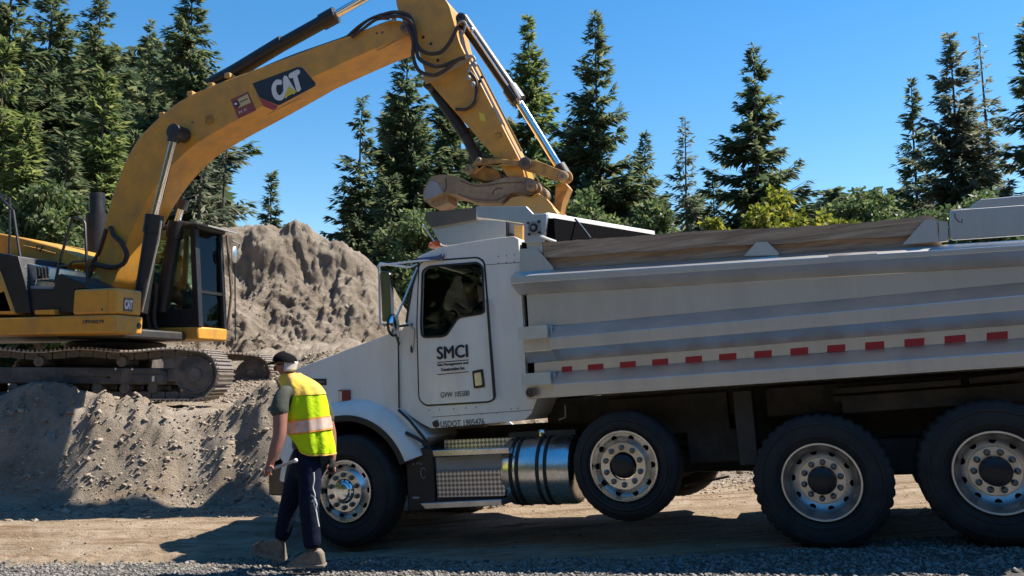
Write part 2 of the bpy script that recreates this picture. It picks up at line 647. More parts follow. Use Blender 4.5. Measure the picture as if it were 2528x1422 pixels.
def ground_mat(name, mode):
    m, n, l, b = mat_new(name)
    b.inputs['Roughness'].default_value = 0.95
    b.inputs['Specular IOR Level'].default_value = 0.15
    ge = n.new('ShaderNodeNewGeometry')
    pos = ge.outputs['Position']

    def noise(scale, detail=8, rough=0.6, vec=pos):
        x = n.new('ShaderNodeTexNoise')
        x.inputs['Scale'].default_value = scale
        x.inputs['Detail'].default_value = detail
        x.inputs['Roughness'].default_value = rough
        l.new(vec, x.inputs['Vector'])
        return x.outputs['Fac']

    def ramp(fac, stops):
        x = n.new('ShaderNodeValToRGB')
        e = x.color_ramp.elements
        e[0].position, e[0].color = stops[0][0], (*stops[0][1], 1)
        e[1].position, e[1].color = stops[-1][0], (*stops[-1][1], 1)
        for p, c in stops[1:-1]:
            y = e.new(p)
            y.color = (*c, 1)
        l.new(fac, x.inputs['Fac'])
        return x.outputs['Color']

    def mix(f, a, c):
        x = n.new('ShaderNodeMix')
        x.data_type = 'RGBA'
        l.new(f, x.inputs['Factor'])
        l.new(a, x.inputs['A'])
        l.new(c, x.inputs['B'])
        return x.outputs['Result']

    def math_(op, a, c):
        x = n.new('ShaderNodeMath')
        x.operation = op
        for i, q in enumerate((a, c)):
            if isinstance(q, (int, float)):
                x.inputs[i].default_value = q
            else:
                l.new(q, x.inputs[i])
        return x.outputs[0]

    sand = ramp(noise(1.7, 10, 0.68), [(0.28, (0.17, 0.135, 0.10)), (0.5, (0.285, 0.235, 0.18)), (0.72, (0.39, 0.33, 0.265))])
    base = sand
    if mode == 'ground':
        road = ramp(noise(2.3, 9, 0.7), [(0.25, (0.22, 0.155, 0.095)), (0.5, (0.36, 0.275, 0.19)), (0.75, (0.49, 0.40, 0.305))])
        gravel = ramp(noise(30, 6, 0.7), [(0.3, (0.075, 0.07, 0.065)), (0.7, (0.20, 0.19, 0.175))])
        mp = n.new('ShaderNodeMapping')
        mp.inputs['Scale'].default_value = (0.5, 7.0, 1.0)
        l.new(pos, mp.inputs['Vector'])
        streak = ramp(noise(1.6, 8, 0.65, mp.outputs['Vector']), [(0.48, (0, 0, 0)), (0.64, (0.75, 0.75, 0.75))])
        rust = n.new('ShaderNodeRGB')
        rust.outputs[0].default_value = (0.19, 0.12, 0.065, 1)
        road = mix(streak, road, rust.outputs[0])
        sep = n.new('ShaderNodeSeparateXYZ')
        l.new(pos, sep.inputs[0])
        # the gravel lies nearest the viewer, the haul road behind it, then the loose spoil
        wob = noise(0.9, 6, 0.65)
        yy = math_('ADD', sep.outputs['Y'], math_('MULTIPLY', math_('SUBTRACT', wob, 0.5), 1.6))
        mxr = n.new('ShaderNodeMapRange')
        mxr.interpolation_type = 'SMOOTHSTEP'
        mxr.inputs['From Min'].default_value = -2.6
        mxr.inputs['From Max'].default_value = 0.4
        mxr.inputs['To Max'].default_value = 1.15
        l.new(sep.outputs['X'], mxr.inputs['Value'])
        y2 = math_('ADD', yy, mxr.outputs['Result'])
        mr = n.new('ShaderNodeMapRange')
        mr.interpolation_type = 'SMOOTHSTEP'
        mr.inputs['From Min'].default_value = 7.5
        mr.inputs['From Max'].default_value = 7.95
        l.new(y2, mr.inputs['Value'])
        m0 = n.new('ShaderNodeMapRange')
        m0.interpolation_type = 'SMOOTHSTEP'
        m0.inputs['From Min'].default_value = -1.6
        m0.inputs['From Max'].default_value = -0.2
        l.new(yy, m0.inputs['Value'])
        base = mix(mr.outputs['Result'], mix(m0.outputs['Result'], road, gravel), road)  # unseen ground behind the viewer is made tan to bounce warm light
        m2 = n.new('ShaderNodeMapRange')
        m2.interpolation_type = 'SMOOTHSTEP'
        m2.inputs['From Min'].default_value = 10.8
        m2.inputs['From Max'].default_value = 11.3
        l.new(yy, m2.inputs['Value'])
        base = mix(m2.outputs['Result'], base, sand)
    l.new(base, b.inputs['Base Color'])
    h = math_('ADD', math_('ADD', noise(14, 10, 0.75), math_('MULTIPLY', noise(70, 6, 0.7), 0.35)), math_('MULTIPLY', noise(32, 8, 0.75), 0.6))
    bu = n.new('ShaderNodeBump')
    bu.inputs['Strength'].default_value = 0.85
    bu.inputs['Distance'].default_value = 0.06 if mode == 'ground' else 0.11
    l.new(h, bu.inputs['Height'])
    l.new(bu.outputs['Normal'], b.inputs['Normal'])
    return m


M['ground'] = ground_mat('dirt_ground', 'ground')
M['mound'] = ground_mat('sandy_spoil', 'mound')

# ------------------------------------------------------------------ terrain
def ground_z(X, Y):
    X = np.asarray(X, float)
    Y = np.asarray(Y, float)
    xc = np.clip(X, -14, 6)
    yc = np.clip(Y, 5.0, 12.0)
    b = np.where(xc > -1.7, 0.068 * (xc + 1.684), 0.012 * (xc + 1.684))
    g = -0.14 + b - 0.045 * (np.minimum(yc, 8.6) - 8.3) + 0.012 * (np.maximum(yc, 8.6) - 8.6)
    # ruts pressed along the haul road
    road = sstep(7.4, 8.0, Y) * (1 - sstep(10.0, 10.6, Y)) * (1 - 0.6 * sstep(-2.2, -1.2, X))
    g = g + road * (0.10 * fbm(X * 0.22, Y * 3.2, 3, 4) + 0.05 * fbm(X * 1.2, Y * 8.0, 9, 3) + 0.014 * np.sin(X * 30 + 6 * Y) * sstep(0.1, 0.4, fbm(X * 0.25, Y * 2.2, 19, 2)))
    g = g + 0.012 * fbm(X * 3.1, Y * 3.1, 21, 4)
    # the spoil bank the digger stands on
    yb = 10.95 + 0.30 * fbm(X * 0.55, X * 0 + 3.3, 31, 3)
    yb = yb + 0.5 * sstep(-1.5, 1.0, X)
    crest = 1.12 + 0.28 * sstep(-5.7, -6.4, X) + 0.36 * sstep(-4.35, -3.3, X) - 0.5 * sstep(-1.5, 0.5, X)
    wid = 1.15 + 0.2 * fbm(X * 0.8, X * 0 + 8.1, 41, 2)
    t = np.clip((Y - yb) / wid, 0, 1)
    s = t * t * (3 - 2 * t) * 0.55 + t * 0.45
    # behind the crest the ground levels at the height of the tracks
    back = sstep(12.1, 12.4, Y) * sstep(-3.9, -4.6, X)
    top = crest * (1 - back) + 1.10 * back
    far = sstep(13.5, 20.0, Y)
    top = top * (1 - far) + 1.6 * far
    top = top + 0.75 * sstep(13.0, 17.0, Y) * np.exp(-((X + 4.0) / 3.2) ** 2) * (1 - sstep(24, 30, Y))
    m = np.clip(s * 1.3, 0, 1) * (1 - sstep(30, 60, Y))
    near_track = sstep(12.0, 12.3, Y) * (1 - sstep(15.9, 16.4, Y)) * sstep(-4.0, -4.5, X) * sstep(-10, -9, X)
    rough = (0.16 * fbm(X * 0.9, Y * 0.9, 51, 4) + 0.15 * fbm(X * 2.6, Y * 2.6, 61, 4, 0.65) + 0.20 * (0.2 - np.abs(fbm(X * 4.2, Y * 4.2, 71, 5, 0.7))) + 0.05 * fbm(X * 15, Y * 15, 73, 2, 0.6))
    gul = np.abs(fbm(X * 2.2 + 0.4 * fbm(X, Y, 5), Y * 0.8, 81, 3))
    steep = np.clip(4 * t * (1 - t), 0, 1)
    z = g * (1 - s) + top * s + m * rough * (1 - 0.8 * near_track) - steep * 0.30 * (0.2 - gul)
    # loose dirt pushed up beside the near track
    return z


def axis(segs):
    out = []
    for a, b, d in segs:
        n = max(1, int(round((b - a) / d)))
        out += list(np.linspace(a, b, n, endpoint=False))
    out.append(segs[-1][1])
    return np.array(out)


def grid_obj(name, xs, ys, zf, mat, smooth=True):
    X, Y = np.meshgrid(xs, ys)
    Z = zf(X, Y)
    nx, ny = len(xs), len(ys)
    co = np.stack([X, Y, Z], -1).reshape(-1, 3)
    i = np.arange(nx * ny).reshape(ny, nx)
    q = np.stack([i[:-1, :-1], i[:-1, 1:], i[1:, 1:], i[1:, :-1]], -1).reshape(-1, 4)
    return poly_obj(name, co, q, mat, smooth)


def poly_mesh(name, co, q, mat, smooth=False):
    me = bpy.data.meshes.new(name)
    me.vertices.add(len(co))
    me.vertices.foreach_set('co', np.ascontiguousarray(co, dtype=np.float32).ravel())
    k = q.shape[1]
    me.loops.add(q.size)
    me.loops.foreach_set('vertex_index', np.ascontiguousarray(q, dtype=np.int32).ravel())
    me.polygons.add(len(q))
    me.polygons.foreach_set('loop_start', np.arange(0, q.size, k, dtype=np.int32))
    me.polygons.foreach_set('loop_total', np.full(len(q), k, dtype=np.int32))
    if smooth:
        me.polygons.foreach_set('use_smooth', np.ones(len(q), dtype=bool))
    me.update(calc_edges=True)
    me.validate()
    me.materials.append(mat)
    return me


def poly_obj(name, co, q, mat, smooth=False, parent=None):
    o = bpy.data.objects.new(name, poly_mesh(name, co, q, mat, smooth))
    col.objects.link(o)
    o.parent = parent
    return o


gx = axis([(-400, -40, 40), (-40, -14, 2.0), (-14, -9.5, 0.12), (-9.5, 5.5, 0.05), (5.5, 10, 0.2), (10, 40, 2), (40, 400, 40)])
gy = axis([(-60, 0, 10), (0, 5, 0.5), (5, 13.5, 0.045), (13.5, 20, 0.12), (20, 40, 1.0), (40, 100, 6), (100, 700, 60)])
ground = grid_obj('ground', gx, gy, ground_z, M['ground'])
tag(ground, kind='structure')

# the big heap of sandy spoil behind the digger, its skyline read from the photograph at 21 m
sky_px = [(380, 700), (440, 640), (500, 600), (560, 584), (640, 577), (700, 572), (722, 556), (745, 552), (770, 566), (795, 590), (830, 611), (870, 626), (920, 656), (960, 705), (1005, 775), (1040, 830), (1090, 880)]
def ridge_y(px):
    k = (px - CX) / F          # the ridge runs away to the right, so its face turns towards the sun
    return 23.3 / (1 - 0.6 * k)


sk = [atY(px, py, ridge_y(px)) for px, py in sky_px]
skx = np.array([p.x for p in sk])
skz = np.array([p.z for p in sk])
sky_ = np.array([p.y for p in sk])


def mound_obj():
    xs = np.arange(-10.4, 0.8, 0.04)
    ns = 240
    H = np.interp(xs, skx, skz, left=0.9, right=0.9)
    MY = np.interp(xs, skx, sky_) + 0.6 * np.minimum(xs - skx[0], 0) + 0.6 * np.maximum(xs - skx[-1], 0)
    foot = MY - 5.2 + 0.6 * fbm(xs * 0.5, xs * 0 + 1.7, 15, 3)
    tt = np.linspace(0, 1, ns)
    # profile: debris apron, steep face, rounded crest, back slope
    kt = [0.0, 0.20, 0.34, 0.55, 0.72, 0.80, 0.86, 1.0]
    ky = [0.0, 0.26, 0.40, 0.62, 0.84, 0.97, 1.05, 2.3]
    kz = [0.0, 0.13, 0.26, 0.60, 0.89, 1.0, 0.99, 0.0]
    PY = foot[None, :] + np.interp(tt, kt, ky)[:, None] * (MY - foot)[None, :]
    PZ = 0.95 + np.interp(tt, kt, kz)[:, None] * (H - 0.95)[None, :]
    PX = np.repeat(xs[None, :], ns, 0)
    dy = np.gradient(PY, axis=0)
    dz = np.gradient(PZ, axis=0)
    arc = np.cumsum(np.sqrt(dy ** 2 + dz ** 2), axis=0)
    nl = np.sqrt(dy ** 2 + dz ** 2) + 1e-9
    ny, nz = -dz / nl, dy / nl
    face = (sstep(0.18, 0.36, tt) * (1 - sstep(0.74, 0.82, tt)))[:, None]
    u, v = PX, arc
    w1 = 0.5 * fbm(u * 0.8, v * 0.8, 17, 3)
    ledge = fbm(u * 0.42 + 0.5 * w1, v * 0.45, 99, 3)
    ledge = np.sign(ledge) * np.abs(ledge) ** 0.7
    bil = np.abs(fbm(u * 1.3 + w1, v * 1.0 - w1, 91, 4, 0.55))
    crag = np.abs(fbm(u * 3.6 + w1, v * 2.0, 97, 5, 0.65))
    rill = np.abs(fbm(u * 3.2 + 0.8 * w1 + 0.5 * v, v * 0.4, 95, 5, 0.6))
    d = face * (0.62 * ledge - 0.34 * (bil - 0.22) - 0.10 * (crag - 0.2) - 0.26 * (rill - 0.2))
    d = d + 0.09 * fbm(u * 5, v * 4, 101, 4, 0.7) + 0.045 * fbm(u * 14, v * 9, 103, 2, 0.7)
    PY = PY + d * ny
    PZ = PZ + d * nz
    co = np.stack([PX, PY, PZ], -1).reshape(-1, 3)
    i = np.arange(ns * len(xs)).reshape(ns, len(xs))
    q = np.stack([i[:-1, :-1], i[:-1, 1:], i[1:, 1:], i[1:, :-1]], -1).reshape(-1, 4)
    o = poly_obj('dirt_mound', co, q, M['mound'], False)
    tag(o, kind='structure')
    return PX, PY, PZ


MPX, MPY, MPZ = mound_obj()

# loose stones
ICO_V = None


def ico():
    bm = bmesh.new()
    bmesh.ops.create_icosphere(bm, subdivisions=1, radius=1.0)
    v = np.array([x.co[:] for x in bm.verts])
    f = np.array([[x.index for x in fc.verts] for fc in bm.faces])
    bm.free()
    return v, f


ICO_V, ICO_F = ico()


def stones(name, P, S, mat, label, cat, sink=0.3):
    n = len(P)
    r = np.random.default_rng(len(P))
    a = r.uniform(0, 2 * np.pi, n)
    sc = S[:, None] * np.stack([r.uniform(0.7, 1.3, n), r.uniform(0.7, 1.3, n), r.uniform(0.45, 0.85, n)], -1)
    jit = r.uniform(0.6, 1.35, (n, len(ICO_V), 1))
    v = ICO_V[None] * jit * sc[:, None, :]
    ca, sa = np.cos(a)[:, None], np.sin(a)[:, None]
    x = v[..., 0] * ca - v[..., 1] * sa
    y = v[..., 0] * sa + v[..., 1] * ca
    til = r.uniform(-0.5, 0.5, n)[:, None]
    z = v[..., 2] + x * til
    co = np.stack([x, y, z], -1) + P[:, None, :]
    co[..., 2] += (S * (0.5 - sink))[:, None]
    f = (ICO_F[None] + (np.arange(n) * len(ICO_V))[:, None, None]).reshape(-1, 3)
    o = poly_obj(name, co.reshape(-1, 3), f, mat)
    tag(o, label, cat, kind='stuff')
    return o


def stone_mat(name, c1, c2):
    m, n, l, b = mat_new(name)
    b.inputs['Roughness'].default_value = 0.9
    b.inputs['Specular IOR Level'].default_value = 0.2
    ge = n.new('ShaderNodeNewGeometry')
    mx = n.new('ShaderNodeMix')
    mx.data_type = 'RGBA'
    mx.inputs['A'].default_value = (*c1, 1)
    mx.inputs['B'].default_value = (*c2, 1)
    l.new(ge.outputs['Random Per Island'], mx.inputs['Factor'])
    l.new(mx.outputs['Result'], b.inputs['Base Color'])
    return m


M['gravelstone'] = stone_mat('blue_grey_gravel', (0.075, 0.066, 0.058), (0.27, 0.25, 0.225))
M['soil'] = stone_mat('soil_lump', (0.24, 0.195, 0.15), (0.33, 0.275, 0.215))
M['clod'] = stone_mat('dirt_clod', (0.15, 0.12, 0.09), (0.36, 0.30, 0.235))

n = 30000
sx = rng.uniform(-5.6, 5.2, n)
sy = 5.3 + rng.beta(1.1, 1.5, n) * 2.9
keep = sy < 7.95 + 0.35 * fbm(sx * 0.8, sx * 0 + 2.2, 13, 3) - 1.1 * sstep(-2.6, 0.4, sx)
sx, sy = sx[keep], sy[keep]
P = np.stack([sx, sy, ground_z(sx, sy)], -1)
stones('gravel', P, 0.008 + 0.02 * rng.beta(1.5, 4, len(P)), M['gravelstone'], 'blue grey crushed gravel strewn across the foreground', 'gravel')
n = 2500
sx = rng.uniform(-6.5, 4.5, n)
sy = rng.uniform(6.3, 11.0, n)
P = np.stack([sx, sy, ground_z(sx, sy)], -1)
stones('road_stones', P, 0.005 + 0.03 * rng.beta(0.7, 8, len(P)), M['clod'], 'small stones and crumbs scattered on the tan haul road', 'stones')
n = 16000
sx = rng.uniform(-8.5, 4.5, n)
sy = 10.2 + rng.beta(1.1, 1.6, n) * 5.5
keep = ~((sx < -4.1) & (sy > 12.0))
sx, sy = sx[keep], sy[keep]
P = np.stack([sx, sy, ground_z(sx, sy)], -1)
stones('dirt_clods', P, 0.006 + 0.095 * rng.beta(0.7, 10, len(P)), M['clod'], 'loose clods and stones lying on the spoil bank', 'dirt clods')
n = 1500
sx = rng.uniform(-8.5, 2.5, n)
sy = 10.9 + rng.beta(1.2, 1.4, n) * 1.4
P = np.stack([sx, sy, ground_z(sx, sy)], -1)
stones('soil_lumps', P, 0.02 + 0.07 * rng.beta(0.8, 6, n), M['soil'], 'crumbled lumps of soil half sunk in the spoil bank', 'soil lumps', sink=0.8)
n = 7000
sx = rng.uniform(-7.5, 0.5, n)
sy = 13.6 + rng.beta(1.0, 1.3, n) * 2.2
P = np.stack([sx, sy, ground_z(sx, sy)], -1)
ia = (rng.beta(1.0, 1.8, 6000) * 180).astype(int)
ib = rng.integers(0, MPX.shape[1], 6000)
Q = np.stack([MPX[ia, ib], MPY[ia, ib], MPZ[ia, ib]], -1)
P = np.concatenate([P, Q])
stones('mound_rubble', P, 0.010 + 0.085 * rng.beta(0.7, 9, len(P)), M['clod'], 'rubble and clods at the foot of the sandy mound', 'rubble')


# ------------------------------------------------------------------ trees
def kites(base, d, side, ln, wd):
    """leaf-shaped quads: base points, unit directions, unit side vectors, lengths, widths"""
    ln = ln[:, None]
    wd = wd[:, None]
    a = base
    m = base + d * ln * 0.45
    co = np.stack([a, m + side * wd, base + d * ln, m - side * wd], 1)
    return co


def norm(v):
    return v / (np.linalg.norm(v, axis=-1, keepdims=True) + 1e-9)


def conifer(name, px, top, Y, rad, label, mat, z0=0.12, dens=1.0, droop=0.35, seed=0, lean=0.0, gaps=0.1):
    r = np.random.default_rng(1000 + seed)
    rad *= 1.6
    p = atY(px, top, Y)
    bz = 1.5
    H = p.z - bz
    base = Vector((p.x, Y, bz))
    root = empty(name, Matrix.Translation(base))
    tag(root, label, 'tree', 'conifers standing behind the dig')
    mb = MB()
    tr = max(0.12, H * 0.0095)
    pts = [(0, 0, -0.6)] + [(math.sin(k * 2.1 + seed) * 0.05 * k / 6 + lean * H * (k / 6) ** 2, math.cos(k * 1.7 + seed) * 0.05 * k / 6, H * k / 6) for k in range(1, 7)]
    mb.tube(pts, [tr * 1.3] + [tr * (1 - 0.94 * k / 6) + 0.01 for k in range(1, 7)], 8)
    mb.build('trunk', M['bark'], root)
    nb = int(20 * H * dens * (1 - z0))
    K = []
    twigs = MB()
    ts = z0 + (1 - z0) * (np.arange(nb) + r.uniform(0, 1, nb)) / nb
    az0 = r.uniform(0, 2 * np.pi, nb)
    gapc = r.uniform(0, 2 * np.pi, 14)
    gapt = r.uniform(z0, 0.9, 14)
    for t, az in zip(ts, az0):
        q = (1 - t) / (1 - z0)
        L = rad * (q ** 0.95) * r.uniform(0.55, 1.12) * (0.72 + 0.28 * min(1, (t - z0) / 0.12))
        L *= 1 + 0.22 * math.sin(az * 2 + seed) * math.sin(9 * t + seed)
        skip = False
        for g in range(14):
            if abs(t - gapt[g]) < 0.035 and math.cos(az - gapc[g]) > 0.4:
                skip = True
        if skip and r.uniform() < gaps * 6:
            continue
        L = max(L, 0.10)
        up = 0.55 - 0.95 * q ** 0.5 * (1 if droop > 0 else 0.5)
        ca, sa = math.cos(az), math.sin(az)
        ns = max(5, int((L * 30 + 7) * min(1.0, dens * 1.1)))
        s = np.sort(r.uniform(0.06, 1, ns))
        x = L * s
        z = t * H + x * up - droop * 0.35 * L * s * (1 - s) * 2 + 0.22 * L * s ** 3
        zc = np.interp(z, [q_[2] for q_ in pts], [q_[0] for q_ in pts])
        c = np.stack([x * ca + zc, x * sa, z], -1)
        sg = r.choice([-1.0, 1.0], ns)
        ang = az + sg * r.uniform(0.25, 1.25, ns) * (1.1 - 0.7 * s)
        d = np.stack([np.cos(ang), np.sin(ang), up * 0.7 + r.uniform(-0.75, 0.30, ns)], -1)
        d = norm(d)
        side = norm(np.cross(d, np.stack([r.normal(0, 0.5, ns), r.normal(0, 0.5, ns), np.ones(ns)], -1)))
        ln = (0.36 + 0.26 * L * (1 - 0.8 * s)) * r.uniform(0.6, 1.25, ns) * (0.55 + 0.45 * min(1, rad / 2.5))
        K.append(kites(c, d, side, ln, ln * r.uniform(0.085, 0.17, ns)))
        if L > 0.9 and r.uniform() < 0.35:
            twigs.tube([(zc[0], 0, t * H), tuple(c[len(c) // 2]), tuple(c[-1])], [0.035, 0.02, 0.008], 4, cap=False)
    # leader
    co = np.concatenate(K).reshape(-1, 3)
    qd = np.arange(len(co)).reshape(-1, 4)
    cr = poly_obj('crown', co, qd, mat, parent=root)
    if twigs.v:
        tag(twigs.build('limbs', M['bark'], root, smooth=None), kind='stuff')
    return root


def broadleaf(name, px, top, Y, rpx, label, mat, seed=0, hfrac=1.0, n=9000, leaf=0.2, flat=0.8):
    r = np.random.default_rng(5000 + seed)
    p = atY(px, top, Y)
    rad = rpx * Y / F
    bz = 1.4
    H = p.z - bz
    base = Vector((p.x, Y, bz))
    root = empty(name, Matrix.Translation(base))
    tag(root, label, 'tree', 'broadleaf trees behind the dig')
    ch = H * 0.92
    cz = H - ch / 2
    nc = 64
    u = norm(r.normal(0, 1, (nc, 3)))
    rr = r.uniform(0.35, 1.0, nc) ** 0.5
    C = u * rr[:, None] * np.array([rad * 0.82, rad * 0.82, ch / 2 * 0.85]) + np.array([0, 0, cz])
    C[:, 2] = np.maximum(C[:, 2], 0.3)
    S = r.uniform(0.16, 0.34, nc) * rad
    w = S ** 2 / (S ** 2).sum()
    idx = r.choice(nc, n, p=w)
    off = norm(r.normal(0, 1, (n, 3))) * (r.uniform(0, 1, n) ** 0.45)[:, None]
    c = C[idx] + off * S[idx][:, None] * np.array([1, 1, 0.75])
    d = norm(off + r.normal(0, 0.7, (n, 3)) + np.array([0, 0, -0.15]))
    side = norm(np.cross(d, r.normal(0, 1, (n, 3))))
    ln = leaf * r.uniform(0.6, 1.4, n)
    co = kites(c, d, side, ln, ln * 0.32).reshape(-1, 3)
    poly_obj('crown', co, np.arange(len(co)).reshape(-1, 4), mat, parent=root)
    mb = MB()
    mb.tube([(0, 0, -0.5), (0.05, 0, cz * 0.5), (0, 0.03, cz)], [0.16, 0.12, 0.07], 8)
    mb.build('trunk', M['bark'], root)
    for k in range(0, nc, 4):
        lb = MB()
        a = Vector((0, 0, cz * r.uniform(0.4, 0.95)))
        b = Vector(C[k])
        lb.tube([a, (a + b) / 2 + Vector((0, 0, 0.15)), b], [0.05, 0.035, 0.012], 5, cap=False)
        lb.build('limb', M['bark'], root)
    return root


FIR, FG, FS = M['fir'], M['firgreen'], M['firsparse']
conifer('fir_tree', 40, -150, 36, 3.2, 'tall dark fir cut by the left edge of the picture', FIR, 0.10, 1.0, seed=1)
conifer('fir_tree', 138, -110, 39, 3.0, 'tall dark fir second from the left edge, top out of view', FIR, 0.12, 1.0, seed=2)
conifer('fir_tree', 250, -40, 43, 3.1, 'dark fir with its top near the frame, third from the left edge', FIR, 0.12, 1.0, seed=3)
conifer('fir_tree', 372, 55, 47, 2.5, 'shorter dark fir left of the fir behind the boom bend', FIR, 0.15, 0.8, seed=4)
conifer('fir_tree', 478, -60, 41, 3.1, 'tall fir rising behind the bend of the digger boom', FIR, 0.22, 1.0, seed=5)
conifer('fir_tree', 262, 180, 28, 1.75, 'bright green bushy fir in front of the dark firs on the left', FG, 0.05, 1.5, 0.5, seed=6)
conifer('fir_tree', 18, 105, 27, 1.5, 'light green fir at the left edge above the handrail', FG, 0.1, 1.2, 0.5, seed=7)
conifer('fir_tree', 66, 285, 26, 1.3, 'low olive green fir above the yellow engine cover', FG, 0.05, 1.4, 0.5, seed=8)
conifer('fir_tree', 166, 330, 25, 1.3, 'low dark fir behind the digger handrails', FIR, 0.05, 1.2, 0.5, seed=9)
conifer('fir_tree', 562, 250, 33, 1.5, 'half bare fir with grey hanging branches above the digger cab', FS, 0.16, 0.55, 0.7, seed=10)
conifer('fir_tree', 500, 300, 31, 1.4, 'half bare fir beside the digger cab roof, under the boom', FS, 0.12, 0.6, 0.7, seed=11)
conifer('fir_tree', 672, 428, 40, 1.25, 'small lone fir standing left of the mound peak', FIR, 0.0, 1.3, 0.3, seed=12)
conifer('fir_tree', 851, 508, 44, 0.95, 'small narrow fir just right of the mound peak', FIR, 0.0, 1.3, 0.3, seed=13)
conifer('fir_tree', 893, 238, 40, 1.75, 'slim fir with open branches right of the boom', FIR, 0.22, 0.8, 0.3, seed=14)
conifer('fir_tree', 1005, 90, 42, 2.7, 'broad dark fir directly below the boom tip', FIR, 0.06, 1.0, seed=15)
conifer('fir_tree', 1105, 150, 46, 2.6, 'dark fir partly hidden behind the digger stick', FIR, 0.06, 1.0, seed=16)
conifer('fir_tree', 1305, 42, 43, 2.9, 'large green fir right behind the bucket cylinder', FG, 0.06, 1.2, 0.3, seed=17)
conifer('fir_tree', 1470, 34, 39, 3.0, 'tall pointed fir with the highest tip right of the digger', FIR, 0.08, 1.05, seed=18)
conifer('fir_tree', 1592, 330, 47, 2.3, 'lower fir on the right flank of the tall pointed fir', FIR, 0.0, 1.0, seed=19)
conifer('fir_tree', 1400, 300, 48, 2.3, 'dark fir between the green fir and the tall pointed fir', FIR, 0.0, 1.0, seed=20)
conifer('fir_tree', 1690, 288, 50, 2.1, 'thin see-through fir left of the lone broad fir', FS, 0.1, 0.55, 0.2, seed=21)
conifer('fir_tree', 1860, 113, 41, 3.3, 'broad lone fir standing in the middle of the open sky', FIR, 0.14, 1.0, 0.3, seed=22)
conifer('fir_tree', 2345, 85, 40, 2.9, 'grey green fir with fine branches, above the right end of the plank', FS, 0.05, 1.1, 0.3, seed=23)
conifer('fir_tree', 2425, 82, 44, 1.7, 'thin leaning fir left of the fir at the right edge', FS, 0.25, 0.45, 0.3, seed=24, lean=-0.01)
conifer('fir_tree', 2530, 50, 38, 2.5, 'dark fir cut by the right edge of the picture', FIR, 0.1, 0.9, seed=25)
conifer('fir_tree', 2248, 200, 45, 2.0, 'dark one-sided fir just left of the grey green fir', FIR, 0.05, 0.9, seed=26)
conifer('fir_tree', 965, 440, 34, 1.7, 'dark low fir behind the truck mirrors', FIR, 0.05, 1.1, 0.5, seed=27)
conifer('fir_tree', 330, 330, 35, 1.8, 'dark low fir seen left of the boom bend', FIR, 0.05, 1.1, 0.5, seed=28)
conifer('fir_tree', 1215, 330, 47, 2.2, 'dark fir seen between the stick and the bucket cylinder', FIR, 0.02, 1.0, seed=29)
conifer('fir_tree', 1760, 420, 45, 1.8, 'low dark fir filling in at the foot of the lone broad fir', FIR, 0.0, 1.0, seed=30)
YL, GL = M['leafyellow'], M['leafgreen']
broadleaf('broadleaf_tree', 1905, 436, 30, 115, 'round yellow green leafy tree in front of the lone broad fir', YL, 1)
broadleaf('broadleaf_tree', 2050, 492, 29, 90, 'low yellow green leafy tree just above the plank', YL, 2, n=6000)
broadleaf('broadleaf_tree', 2115, 420, 34, 120, 'dark green leafy tree under open sky right of the round one', GL, 3, n=9000)
broadleaf('broadleaf_tree', 1765, 492, 29, 75, 'pale leafy tree left of the round yellow green one', YL, 4, n=5000)
broadleaf('broadleaf_tree', 2400, 440, 31, 130, 'olive leafy tree behind the grey box on the truck bed', GL, 5, n=9000)
broadleaf('broadleaf_tree', 1600, 470, 32, 100, 'green leafy tree behind the front of the truck bed', GL, 6, n=8000)
broadleaf('broadleaf_tree', 2255, 470, 33, 90, 'dark leafy tree behind the right end of the plank', GL, 7, n=7000)
broadleaf('broadleaf_tree', 1450, 440, 33, 100, 'dark green leafy tree right of the digger bucket', GL, 8, n=8000)
broadleaf('broadleaf_tree', 1020, 480, 33, 110, 'dark green leafy tree above the truck cab', GL, 9, n=8000)
broadleaf('broadleaf_tree', 120, 420, 24, 130, 'olive leafy tree above the digger engine cover', GL, 10, n=9000, leaf=0.17)
broadleaf('broadleaf_tree', 1180, 470, 33, 110, 'dark green leafy tree behind the digger thumb', GL, 11, n=8000)


